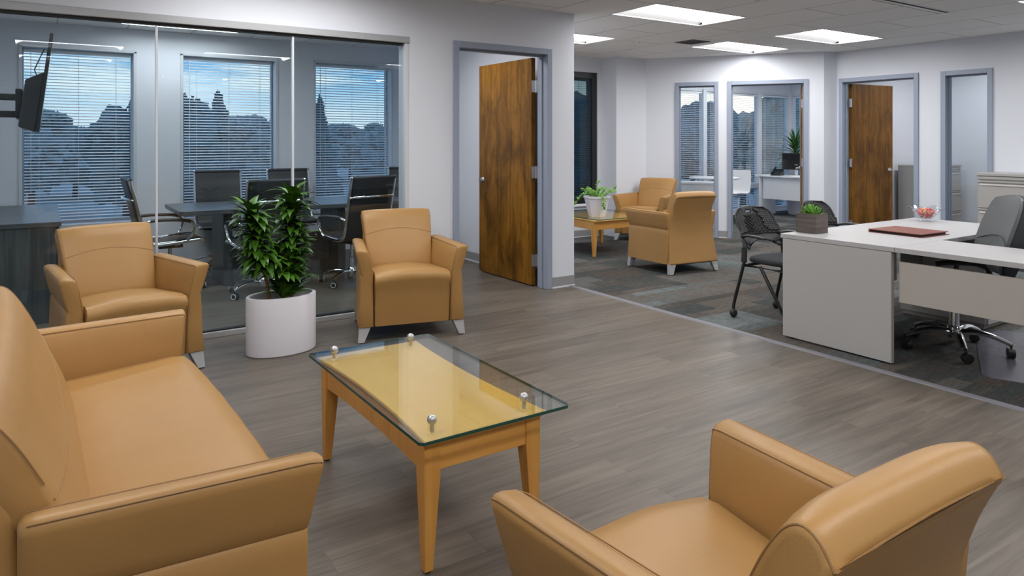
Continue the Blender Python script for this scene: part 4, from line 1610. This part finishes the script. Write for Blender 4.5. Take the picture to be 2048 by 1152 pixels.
def make_conference_chair(label):
    t = thing('conference_chair', label, 'office chair', group='black meeting room chairs')
    prof = crom([(-0.245, 0.452), (-0.215, 0.468), (-0.10, 0.460), (0.06, 0.445), (0.17, 0.448), (0.225, 0.485), (0.252, 0.56), (0.275, 0.68), (0.305, 0.82), (0.342, 0.965), (0.352, 1.01)], 4)
    n = len(prof)
    rings = []
    ws = [-0.225, -0.20, -0.1, 0, 0.1, 0.20, 0.225]
    th = 0.026
    for i, p in enumerate(prof):
        a = prof[max(i - 1, 0)]
        b = prof[min(i + 1, n - 1)]
        d = Vector((b[0] - a[0], b[1] - a[1])).normalized()
        nr = Vector((d.y, -d.x)) * -1
        pad = 0.006 * (1 if i % 4 < 3 else 0.2)
        top = [(x, p[0] + nr.x * (pad if abs(x) < 0.21 else 0), p[1] + nr.y * (pad if abs(x) < 0.21 else 0)) for x in ws]
        bot = [(x, p[0] - nr.x * th * (1 if abs(x) < 0.21 else 0.4), p[1] - nr.y * th * (1 if abs(x) < 0.21 else 0.4)) for x in ws[::-1]]
        rings.append(top + bot)
    obj('seat_and_back', MB().loft(rings), 'charcoal_leather', t, smooth=50)
    obj('head_roll', MB().tube([(-0.228, 0.355, 1.012), (0.228, 0.355, 1.012)], 0.019, 10), 'charcoal_leather', t, smooth=True)
    for q in (-1, 1):
        r = obj('side_rail', MB().tube([(q * 0.238, p[0] + 0.004, p[1] - 0.006) for p in prof], 0.0135, 8, flat=1.25), 'chrome', t, smooth=True)
        obj('end_cap', MB().lathe([(0.0, -0.005), (0.018, -0.004), (0.018, 0.006), (0.0, 0.008)], 14, (q * 0.242, 0.356, 1.014), ax='x'), 'chrome', r, smooth=40)
        arm = crom([(q * 0.245, 0.262, 0.625), (q * 0.262, 0.20, 0.652), (q * 0.272, 0.05, 0.655), (q * 0.272, -0.10, 0.640), (q * 0.270, -0.155, 0.59), (q * 0.258, -0.13, 0.50), (q * 0.243, -0.10, 0.458)], 4)
        ar = obj('armrest', MB().tube(arm, 0.012, 8), 'chrome', t, smooth=True)
        obj('arm_pad', MB().tube(arm[4:14], 0.0185, 8, flat=0.8), 'black_plastic', ar, smooth=True)
    obj('back_bar', MB().tube(crom([(-0.238, 0.315, 0.83), (-0.21, 0.355, 0.84), (-0.1, 0.375, 0.843), (0, 0.380, 0.844), (0.1, 0.375, 0.843), (0.21, 0.355, 0.84), (0.238, 0.315, 0.83)], 4), 0.012, 8), 'chrome', t, smooth=True)
    obj('seat_bar', MB().tube(crom([(-0.238, -0.06, 0.447), (-0.15, -0.03, 0.415), (0, -0.02, 0.405), (0.15, -0.03, 0.415), (0.238, -0.06, 0.447)], 4), 0.012, 8), 'chrome', t, smooth=True)
    mech = MB().box(-0.065, 0.065, -0.10, 0.10, 0.375, 0.41)
    mech.tube([(0.06, 0, 0.39), (0.20, 0.01, 0.385)], 0.006, 6)
    obj('tilt_mechanism', mech, 'black_plastic', t, bevel=0.006)
    obj('gas_column', MB().lathe([(0.027, 0.10), (0.027, 0.24), (0.016, 0.245), (0.016, 0.38)], 16), 'chrome', t, smooth=40)
    five_star(t, 0.30, 0.115, 0.085, 0.020, 0.013, 0.030, 'chrome', 0.35, 0.03, ring=True)
    return t


CC = make_conference_chair('black meeting chair seen side on at the left end of the dark table')
CC.location = (0.97, 7.12, 0)
CC.rotation_euler = (0, 0, radians(92))
dup(CC, (1.60, 8.02, 0), radians(-4), 'black meeting chair on the window side of the table, in front of the middle window')
dup(CC, (1.62, 6.42, 0), radians(184), 'black meeting chair with its back to us directly behind the dracaena')
dup(CC, (2.42, 8.02, 0), radians(3), 'black meeting chair on the window side, behind the thin glass joint above the dracaena')
dup(CC, (2.46, 6.46, 0), radians(193), 'black meeting chair turned with its chrome-framed back to us beside the tan armchair')
dup(CC, (3.55, 7.75, 0), radians(-40), 'black meeting chair at the far right, partly cut off by the glass wall jamb')

# meeting table
t = thing('meeting_table', 'dark grey wood-grain meeting table behind the glass wall', 'table', (1.0, 6.75, 0))
obj('tabletop', MB().prism([(0, 0.03), (0.03, 0), (2.27, 0), (2.30, 0.03), (2.30, 0.92), (2.27, 0.95), (0.03, 0.95), (0, 0.92)], 'z', 0.69, 0.73), 'ash_top', t, bevel=0.003)
obj('pedestal_panel', MB().box(0.40, 0.48, 0.20, 0.75, 0.0, 0.69), 'ash_dark', t, bevel=0.003)
obj('pedestal_panel', MB().box(1.50, 1.58, 0.20, 0.75, 0.0, 0.69), 'ash_dark', t, bevel=0.003)
obj('stretcher', MB().box(0.48, 1.50, 0.46, 0.49, 0.12, 0.42), 'ash_dark', t, bevel=0.002)

# credenza under the television
t = thing('credenza', 'dark wood-grain credenza inside the meeting room at the left edge', 'cabinet', (-0.60, 6.25, 0))
obj('top', MB().box(-0.06, 0.715, -0.015, 1.80, 0.715, 0.75), 'ash_top', t, bevel=0.003)
obj('carcass', MB().box(-0.05, 0.685, 0.0, 1.785, 0.0, 0.715), 'ash_dark', t, bevel=0.002)
for k in range(3):
    d = obj('door', MB().box(0.687, 0.703, 0.01 + k * 0.59, 0.59 + k * 0.59, 0.06, 0.705), 'ash_dark', t, bevel=0.002)
    obj('handle', MB().tube([(0.712, 0.50 + k * 0.59, 0.52), (0.712, 0.50 + k * 0.59, 0.64)], 0.005, 6), 'steel', d)

# television on its wall arm: tilted panel, long side along y, screen towards +x
t = thing('wall_television', 'black flat television on a folding wall arm, seen edge-on at the left', 'television', (-0.045, 6.02, 1.42))
tl = Matrix.Rotation(radians(7), 4, 'Y')
obj('screen_panel', MB().box(0.0, 0.022, 0.0, 1.18, 0.0, 0.71).xf(tl), 'tv_black', t, bevel=0.004)
obj('screen', MB().box(0.0221, 0.0235, 0.012, 1.168, 0.016, 0.698).xf(tl), 'tv_screen', t)
obj('rear_housing', MB().loft([[(-0.105, 0.08, 0.02), (0.0, 0.03, 0.0), (0.0, 1.15, 0.0), (-0.105, 1.1, 0.02)], [(-0.105, 0.08, 0.36), (0.0, 0.03, 0.43), (0.0, 1.15, 0.43), (-0.105, 1.1, 0.36)]]).xf(tl), 'tv_black', t, bevel=0.008)
mnt = MB()
mnt.box(-0.125, -0.085, 0.35, 0.85, 0.10, 0.32)
mnt.box(-0.40, -0.12, 0.53, 0.57, 0.24, 0.29).box(-0.40, -0.12, 0.53, 0.57, 0.11, 0.16)
mnt.box(-0.69, -0.38, 0.57, 0.61, 0.23, 0.28).box(-0.69, -0.38, 0.57, 0.61, 0.10, 0.15)
mnt.box(-0.705, -0.66, 0.42, 0.76, 0.02, 0.40)
mnt.lathe([(0.022, 0.09), (0.022, 0.31)], 12, (-0.39, 0.57, 0))
obj('wall_arm', mnt, 'black_plastic', t, bevel=0.004)
bl = MB()
bl.tube([(0.006, 0.06, 0.30), (-0.06, 0.10, 0.44), (-0.02, 0.10, 0.60)], 0.004, 6)
obj('cable', bl.xf(tl), 'black_plastic', t)


# ------------------------------------------------------------------ visitor chairs with perforated backs
def make_visitor_chair(label):
    t = thing('visitor_chair', label, 'chair', group='black perforated visitor chairs')
    # backrest lattice
    nu, nv = 24, 20
    mb = MB()

    def S(u, v):
        hwid = 0.175 + 0.06 * sin(pi * min(1, v * 0.85 + 0.08)) + 0.012 * v
        if v > 0.72:
            f = (v - 0.72) / 0.28
            hwid *= sqrt(max(0.02, 1 - 0.42 * f ** 2.6))
        z = 0.52 + 0.31 * v
        if v < 0.3:
            z += 0.055 * (1 - (u) ** 2) * (0.3 - v) / 0.3        # lower edge arches over the seat
        if v > 0.8:
            z -= 0.012 * u * u * (v - 0.8) / 0.2
        y = 0.195 + 0.135 * v + 0.02 * (v - 0.5) ** 2 - 0.05 * u * u
        return Vector((u * hwid, y, z))
    for i in range(nu):
        for j in range(nv):
            u0, u1 = -1 + 2 * i / nu, -1 + 2 * (i + 1) / nu
            v0, v1 = j / nv, (j + 1) / nv
            um, vm = (u0 + u1) / 2, (v0 + v1) / 2
            c = [S(u0, v0), S(u1, v0), S(u1, v1), S(u0, v1)]
            slot = 10 <= i <= 13 and j == 17
            if slot:
                continue
            if 0.36 < vm < 0.95 and abs(um) < 0.93 and not (8 <= i <= 15 and j >= 16):
                k = 0.27 if (i + j) % 2 else 0.20
                h = [S(um - k * 2 / nu * 1.15, vm), S(um, vm - k / nv * 1.6), S(um + k * 2 / nu * 1.15, vm), S(um, vm + k / nv * 1.6)]
                mb.add(c + h, [(0, 1, 5), (1, 6, 5), (1, 2, 6), (2, 7, 6), (2, 3, 7), (3, 4, 7), (3, 0, 4), (0, 5, 4)])
            else:
                mb.add(c, [(0, 1, 2, 3)])
    o = obj('backrest', mb, 'black_mesh', t, smooth=True)
    bm = bmesh.new()
    bm.from_mesh(o.data)
    bmesh.ops.remove_doubles(bm, verts=bm.verts, dist=0.0004)
    bm.to_mesh(o.data)
    bm.free()
    sd = o.modifiers.new('thick', 'SOLIDIFY')
    sd.thickness = 0.009
    # seat pad
    st_ = []
    for r, z in ((0.86, 0.425), (0.97, 0.432), (1.0, 0.445), (0.98, 0.462), (0.90, 0.470), (0.5, 0.472)):
        ring = []
        for i in range(36):
            a = 2 * pi * i / 36
            cx, sx = cos(a), sin(a)
            p_ = 0.62
            ring.append((0.225 * r * abs(cx) ** p_ * (1 if cx > 0 else -1), -0.01 + 0.215 * r * abs(sx) ** p_ * (1 if sx > 0 else -1), z - (0.016 if sx < -0.6 else 0) * (-sx)))
        st_.append(ring)
    obj('seat', MB().loft(st_), 'seat_fabric', t, smooth=60)
    fr = MB()
    fr.tube([(-0.23, 0.16, 0.405), (-0.23, -0.17, 0.405), (0.23, -0.17, 0.405), (0.23, 0.16, 0.405)], 0.011, 8, closed=True)
    obj('seat_frame', fr, 'black_tube', t, smooth=40)
    for q in (-1, 1):
        # rear leg rises into the back support; front leg slopes forward
        rl = obj('leg', MB().tube(crom([(q * 0.262, 0.245, 0.068), (q * 0.262, 0.235, 0.13), (q * 0.250, 0.165, 0.40), (q * 0.240, 0.155, 0.50), (q * 0.222, 0.185, 0.60)], 4), 0.0125, 8), 'black_tube', t, smooth=True)
        obj('sleeve', MB().tube([(q * 0.247, 0.160, 0.43), (q * 0.236, 0.165, 0.54)], 0.021, 10), 'black_plastic', rl, smooth=40)
        fl_ = obj('leg', MB().tube(crom([(q * 0.240, 0.02, 0.415), (q * 0.250, -0.06, 0.30), (q * 0.262, -0.20, 0.09), (q * 0.262, -0.215, 0.068)], 4), 0.0125, 8), 'black_tube', t, smooth=True)
        for y, pa in ((0.245, rl), (-0.215, fl_)):
            m = MB()
            m.sphere((q * 0.262, y, 0.034), 0.034, 14, 8, (1, 0.8, 1))
            m.tube([(q * 0.262, y, 0.04), (q * 0.262, y, 0.085)], 0.009, 6)
            obj('caster', m, 'black_plastic', pa, smooth=50)
        a = obj('armrest', MB().tube(crom([(q * 0.225, 0.19, 0.615), (q * 0.245, 0.14, 0.632), (q * 0.252, 0.05, 0.634), (q * 0.247, -0.02, 0.624)], 4), [0.018] * 12 + [0.014], 10, flat=0.6), 'black_plastic', t, smooth=True)
    return t


VC = make_visitor_chair('black perforated-back visitor chair standing clear of the desk end')
VC.location = (4.663, 3.305, 0.004)
VC.rotation_euler = (0, 0, radians(0))
dup(VC, (5.56, 3.34, 0.004), radians(4), 'black perforated-back visitor chair mostly hidden behind the succulent planter')

# ------------------------------------------------------------------ executive chair
t = thing('executive_chair', 'grey leather high-back swivel chair behind the reception desk', 'office chair', (4.885, 2.20, 0.008), 0)
# local front is -y; rotation r sends (0,-1) to (sin r, -cos r)
t.rotation_euler = (0, 0, math.atan2(-0.65, -0.75))
sp_ = crom([(-0.25, 0.415), (-0.255, 0.455), (-0.22, 0.492), (-0.05, 0.482), (0.14, 0.476), (0.20, 0.45), (0.20, 0.405)], 4)
rings = []
for u in (-1, -0.96, -0.8, -0.4, 0, 0.4, 0.8, 0.96, 1):
    k = 0.012 if abs(u) == 1 else 0
    rings.append([(u * 0.25, y * (1 - k), z - k * (1 if z > 0.45 else -1) - 0.012 * u * u) for y, z in sp_])
obj('seat', MB().loft(rings), 'grey_leather', t, smooth=50)


def back_ring(u, front):
    """vertical section of the wrapped backrest at width fraction u"""
    return


bz = [0.50, 0.56, 0.64, 0.72, 0.80, 0.88, 0.94, 0.975]
fy = [0.245, 0.220, 0.228, 0.25, 0.275, 0.305, 0.328, 0.345]
by_ = [0.315, 0.330, 0.345, 0.365, 0.392, 0.42, 0.435, 0.425]
hwz = [0.19, 0.215, 0.235, 0.245, 0.245, 0.235, 0.215, 0.19]
fr_r, bk_r = [], []
US = [-1, -0.9, -0.7, -0.35, 0, 0.35, 0.7, 0.9, 1]
for z, f, b_, h_ in zip(bz, fy, by_, hwz):
    fr_r.append([(u * h_, f - 0.045 * u * u, z + (0.022 * (1 - u * u) if z > 0.9 else 0)) for u in US])
    bk_r.append([(u * h_ * 1.01, b_ - 0.05 * u * u, z + (0.022 * (1 - u * u) if z > 0.9 else 0)) for u in US])
mf = MB()
rr = []
for a, b_ in zip(fr_r, bk_r):
    midb = [tuple((Vector(p) * 0.75 + Vector(q) * 0.25)) for p, q in zip(a, b_)]
    rr.append(a + midb[::-1])
obj('backrest', MB().loft(rr), 'grey_leather', t, smooth=60)
rr = []
for a, b_ in zip(fr_r, bk_r):
    midb = [tuple((Vector(p) * 0.78 + Vector(q) * 0.22)) for p, q in zip(a, b_)]
    midb = [(x * 1.012, y, z) for x, y, z in midb]
    rr.append(midb + b_[::-1])
sh = obj('back_shell', MB().loft(rr), 'dark_grey_leather', t, smooth=60)
sh['label'] = 'dark grey back and sides of the chair'
for q in (0, -1):
    pts = [(Vector(a[q]) * 0.76 + Vector(b_[q]) * 0.24) for a, b_ in zip(fr_r, bk_r)]
    obj('piping', MB().tube(pts, 0.004, 6), 'piping_dark', sh, smooth=True)
obj('piping', MB().tube([(Vector(a) * 0.76 + Vector(b_) * 0.24) for a, b_ in zip(fr_r[-1], bk_r[-1])], 0.004, 6), 'piping_dark', sh, smooth=True)
obj('lumbar_seam', MB().tube([(u * 0.235, 0.248 - 0.045 * u * u, 0.745 - 0.05 * u * u) for u in US], 0.0025, 6), 'piping_dark', t, smooth=True)
for q in (-1, 1):
    obj('armrest', MB().tube(crom([(q * 0.22, 0.10, 0.44), (q * 0.285, 0.10, 0.46), (q * 0.29, 0.10, 0.56), (q * 0.285, 0.04, 0.60), (q * 0.28, -0.12, 0.60), (q * 0.275, -0.18, 0.588)], 4), 0.016, 8), 'black_plastic', t, smooth=True)
obj('tilt_mechanism', MB().box(-0.09, 0.09, -0.13, 0.13, 0.36, 0.412), 'black_plastic', t, bevel=0.01)
obj('gas_column', MB().lathe([(0.030, 0.10), (0.030, 0.26), (0.022, 0.265), (0.022, 0.37)], 18), 'chrome', t, smooth=40)
five_star(t, 0.305, 0.125, 0.095, 0.032, 0.019, 0.031, 'chrome', radians(-6.9), 0.028)

# chair mat
u_, v_ = Vector((0.906, 0.423)), Vector((0.37, -0.93))
c0 = Vector((4.46, 1.86))
pts = [c0 + u_ * 0.05 - v_ * 0.0, c0 + u_ * 0.84, c0 + u_ * 1.25 + v_ * 0.10, c0 + u_ * 1.3 + v_ * 1.0, c0 + v_ * 1.1, c0 + v_ * 0.05]
o = obj('chair_mat', MB().prism([tuple(p) for p in pts], 'z', 0.0042, 0.0078), 'chair_mat')
tag(o, 'bluish translucent chair mat on the carpet under the swivel chair', 'floor mat')


# ------------------------------------------------------------------ filing cabinets
def lateral_file(label, loc, rotz, W, D, Hh, n):
    """drawers face local -y"""
    t = thing('filing_cabinet', label, 'filing cabinet', loc, rotz, 'lateral filing cabinets')
    obj('carcass', MB().box(0, W, 0.016, D, 0.03, Hh - 0.03), 'cabinet_grey', t, bevel=0.002)
    obj('top', MB().box(-0.003, W + 0.003, -0.004, D, Hh - 0.03, Hh), 'cabinet_grey', t, bevel=0.003)
    obj('plinth', MB().box(0.01, W - 0.01, 0.03, D - 0.01, 0.0, 0.03), 'vent_grey', t)
    z1 = Hh - 0.075
    obj('fascia', MB().box(0.012, W - 0.012, 0.002, 0.016, Hh - 0.066, Hh - 0.036), 'cabinet_grey', t, bevel=0.002)
    hh = (z1 - 0.04) / n
    for k in range(n):
        a, b = 0.04 + hh * k, 0.04 + hh * (k + 1) - 0.010
        d = obj('drawer', MB().box(0.014, W - 0.014, 0.0, 0.016, a, b - 0.045).box(0.014, W - 0.014, 0.0, 0.016, b - 0.014, b).box(0.014, W - 0.014, 0.012, 0.016, b - 0.045, b - 0.014), 'cabinet_grey', t, bevel=0.0015)
        obj('pull', MB().loft([[(0.03, -0.006, b - 0.045), (0.03, 0.006, b - 0.045), (0.03, 0.010, b - 0.028), (0.03, 0.004, b - 0.030)], [(W - 0.03, -0.006, b - 0.045), (W - 0.03, 0.006, b - 0.045), (W - 0.03, 0.010, b - 0.028), (W - 0.03, 0.004, b - 0.030)]]), 'cabinet_grey', d)
    lk = obj('lock', MB().lathe([(0.0, -0.004), (0.008, -0.003), (0.008, 0.004)], 10, (W - 0.05, 0.0, Hh - 0.05), ax='y'), 'steel', t)
    return t


# drawers face -x: local -y -> -x needs rotz = -90 deg
lateral_file('grey lateral filing cabinet against the right wall behind the swivel chair', (8.385, 3.55, 0.004), radians(-90), 0.92, 0.455, 1.005, 3)
lateral_file('grey filing cabinet inside the small office, beyond the open door', (10.28, 4.92, 0.004), 0, 0.87, 0.46, 1.005, 3)

# ------------------------------------------------------------------ corner office
t = thing('office_desk', 'white office desk with a modesty panel inside the corner office', 'desk', (10.92, 6.55, 0.004))
obj('worktop', MB().box(-0.02, 0.47, -0.05, 1.76, 0.70, 0.728), 'office_white', t, bevel=0.002)
obj('modesty_panel', MB().box(0.03, 0.05, 0.0, 1.62, 0.30, 0.69), 'office_white', t, bevel=0.002)
obj('end_panel', MB().box(0.0, 0.45, 1.66, 1.69, 0.0, 0.70), 'office_white', t, bevel=0.002)
obj('end_panel', MB().box(0.0, 0.45, 0.0, 0.03, 0.0, 0.70), 'office_white', t, bevel=0.002)

t = thing('desk_phone', 'black desk telephone on the white desk beside the computer monitor', 'telephone', (11.02, 7.92, 0.732), radians(-75))
obj('base', MB().loft([[(-0.09, -0.10, 0), (0.09, -0.10, 0), (0.09, 0.09, 0), (-0.09, 0.09, 0)], [(-0.09, -0.10, 0.02), (0.09, -0.10, 0.02), (0.09, 0.09, 0.115), (-0.09, 0.09, 0.115)]]), 'black_plastic', t, bevel=0.006)
obj('handset', MB().tube(crom([(-0.065, -0.085, 0.045), (-0.065, -0.05, 0.075), (-0.065, 0.04, 0.125), (-0.065, 0.085, 0.135)], 4), [0.02, 0.02, 0.018, 0.014, 0.013, 0.013, 0.013, 0.013, 0.014, 0.018, 0.02, 0.02, 0.02], 8), 'black_plastic', t, smooth=True)
obj('screen', MB().loft([[(-0.02, 0.02, 0.084), (0.07, 0.02, 0.084), (0.07, 0.07, 0.109), (-0.02, 0.07, 0.109)], [(-0.02, 0.019, 0.086), (0.07, 0.019, 0.086), (0.07, 0.069, 0.111), (-0.02, 0.069, 0.111)]]), 'tv_screen', t)

t = thing('computer_monitor', 'black computer monitor on a silver stand on the white office desk', 'monitor', (11.14, 7.62, 0.732), radians(-58))
mt = Matrix.Rotation(radians(-10), 4, 'X')
obj('panel', MB().box(-0.24, 0.24, -0.012, 0.012, 0.11, 0.41).xf(mt), 'tv_black', t, bevel=0.004)
obj('screen', MB().box(-0.23, 0.23, -0.0135, -0.012, 0.12, 0.40).xf(mt), 'tv_screen', t)
obj('stand', MB().box(-0.10, 0.10, -0.07, 0.09, 0, 0.012).box(-0.03, 0.03, 0.02, 0.05, 0.012, 0.20), 'alu', t, bevel=0.004)

t = thing('potted_palm', 'tall spiky-leaved palm plant behind the monitor in the corner office', 'potted plant', (11.57, 7.93, 0.004))
obj('pot', MB().lathe([(0.12, 0), (0.16, 0.30), (0.165, 0.31), (0.15, 0.31), (0.14, 0.26), (0.02, 0.26)], 24), 'planter_white', t, smooth=40)
s = obj('stem', MB().tube([(0, 0, 0.26), (0.01, 0.0, 0.6), (0.0, 0.01, 1.25)], 0.022, 8), 'bark', t, smooth=True)
lf = MB()
rp = random.Random(5)
for i in range(105):
    f = i / 104
    az = i * 2.4 + rp.uniform(-.2, .2)
    leaf_strip(lf, (0, 0.01, 0.95 + 0.32 * f), az, rp.uniform(0.46, 0.62) * (0.72 if sin(az) > 0.3 else 0.72 if cos(az) < -0.2 or sin(az) < -0.6 else 1), 0.016, -0.1 + 1.45 * f + rp.uniform(-.15, .15), rp.uniform(0.5, 1.5) * (1.1 - 0.6 * f), 6, 0.3)
obj('foliage', lf, 'leaf_palm', s, smooth=True)


def shell_chair(label, loc, rotz):
    t = thing('side_chair', label, 'chair', loc, rotz, 'white side chairs in the corner office')
    pr = crom([(-0.22, 0.44), (-0.10, 0.45), (0.10, 0.435), (0.19, 0.46), (0.225, 0.56), (0.25, 0.70), (0.275, 0.84)], 4)
    rings = []
    for i, p in enumerate(pr):
        wv = 0.21 if i < 18 else 0.21 - 0.03 * (i - 18) / 6
        rings.append([(u * wv, p[0] - 0.02 * u * u, p[1] + (0.015 * u * u if i < 12 else 0)) for u in (-1, -0.6, 0, 0.6, 1)] + [(u * wv, p[0] - 0.02 * u * u + 0.012, p[1] - 0.012 + (0.015 * u * u if i < 12 else 0)) for u in (1, 0.6, 0, -0.6, -1)])
    obj('seat_shell', MB().loft(rings), 'office_white', t, smooth=50)
    for qx in (-1, 1):
        for qy, y in ((-1, -0.20), (1, 0.20)):
            obj('leg', MB().tube([(qx * 0.15, y * 0.5, 0.435), (qx * 0.19, y * 0.75, 0.40), (qx * 0.22, y * 1.15, 0.0)], 0.009, 6), 'chrome', t, smooth=True)
    return t


shell_chair('white shell side chair beside the white office desk, in the doorway', (9.98, 8.06, 0.004), radians(-82))
shell_chair('white shell side chair by the round table, glimpsed through the narrow sidelight', (8.62, 7.92, 0.004), radians(82))
t = thing('round_table', 'round white meeting table seen through the narrow sidelight', 'table', (9.36, 7.95, 0.004))
obj('tabletop', MB().lathe([(0.0, 0.715), (0.40, 0.715), (0.41, 0.72), (0.41, 0.738), (0.40, 0.743), (0.0, 0.743)], 40), 'office_white', t, smooth=40)
obj('column', MB().lathe([(0.20, 0.0), (0.20, 0.012), (0.04, 0.03), (0.035, 0.68), (0.12, 0.715)], 24), 'alu', t, smooth=40)
t = thing('white_credenza', 'low white cabinet just inside the narrow office sidelight', 'cabinet', (8.17, 7.18, 0.004), atan2(dd.y, dd.x))
obj('top', MB().box(-0.35, 0.36, -0.01, 0.42, 0.70, 0.728), 'office_white', t, bevel=0.002)
obj('carcass', MB().box(-0.34, 0.35, 0.0, 0.41, 0.0, 0.70), 'office_white', t, bevel=0.002)

# ------------------------------------------------------------------ ceiling fittings
o = thing('ceiling_vent', 'dark square air vent in the lounge ceiling', 'vent', (6.48, 5.83, CZ))
obj('frame', MB().box(-0.15, 0.15, -0.15, -0.13, -0.006, 0.0).box(-0.15, 0.15, 0.13, 0.15, -0.006, 0).box(-0.15, -0.13, -0.13, 0.13, -0.006, 0).box(0.13, 0.15, -0.13, 0.13, -0.006, 0), 'vent_grey', o)
v = MB().box(-0.13, 0.13, -0.13, 0.13, -0.002, -0.0005)
for k in range(9):
    v.box(-0.13, 0.13, -0.125 + k * 0.028, -0.118 + k * 0.028, -0.007, -0.002)
obj('grille', v, 'vent_grey', o)
o = thing('slot_diffuser', 'long linear air diffuser with black slots in the ceiling at top right', 'vent', (5.55, 3.205, CZ))
obj('frame', MB().box(0, 1.40, -0.048, 0.048, -0.006, 0.0), 'ceiling_light_white', o, bevel=0.001)
obj('slot', MB().box(0.01, 1.39, -0.040, -0.012, -0.0075, -0.006), 'vent_black', o)
obj('slot', MB().box(0.01, 1.39, 0.034, 0.040, -0.0075, -0.006), 'vent_grey', o)
o = thing('fire_sprinkler', 'small metal fire sprinkler head in the lounge ceiling', 'sprinkler', (5.98, 6.25, CZ))
obj('rose', MB().lathe([(0.03, -0.006), (0.034, 0.0)], 16), 'ceiling_light_white', o)
obj('head', MB().lathe([(0.009, -0.03), (0.012, -0.005)], 10).lathe([(0.02, -0.042), (0.02, -0.038)], 14).tube([(0.011, 0, -0.03), (0.011, 0, -0.04)], 0.002, 5).tube([(-0.011, 0, -0.03), (-0.011, 0, -0.04)], 0.002, 5), 'steel', o)
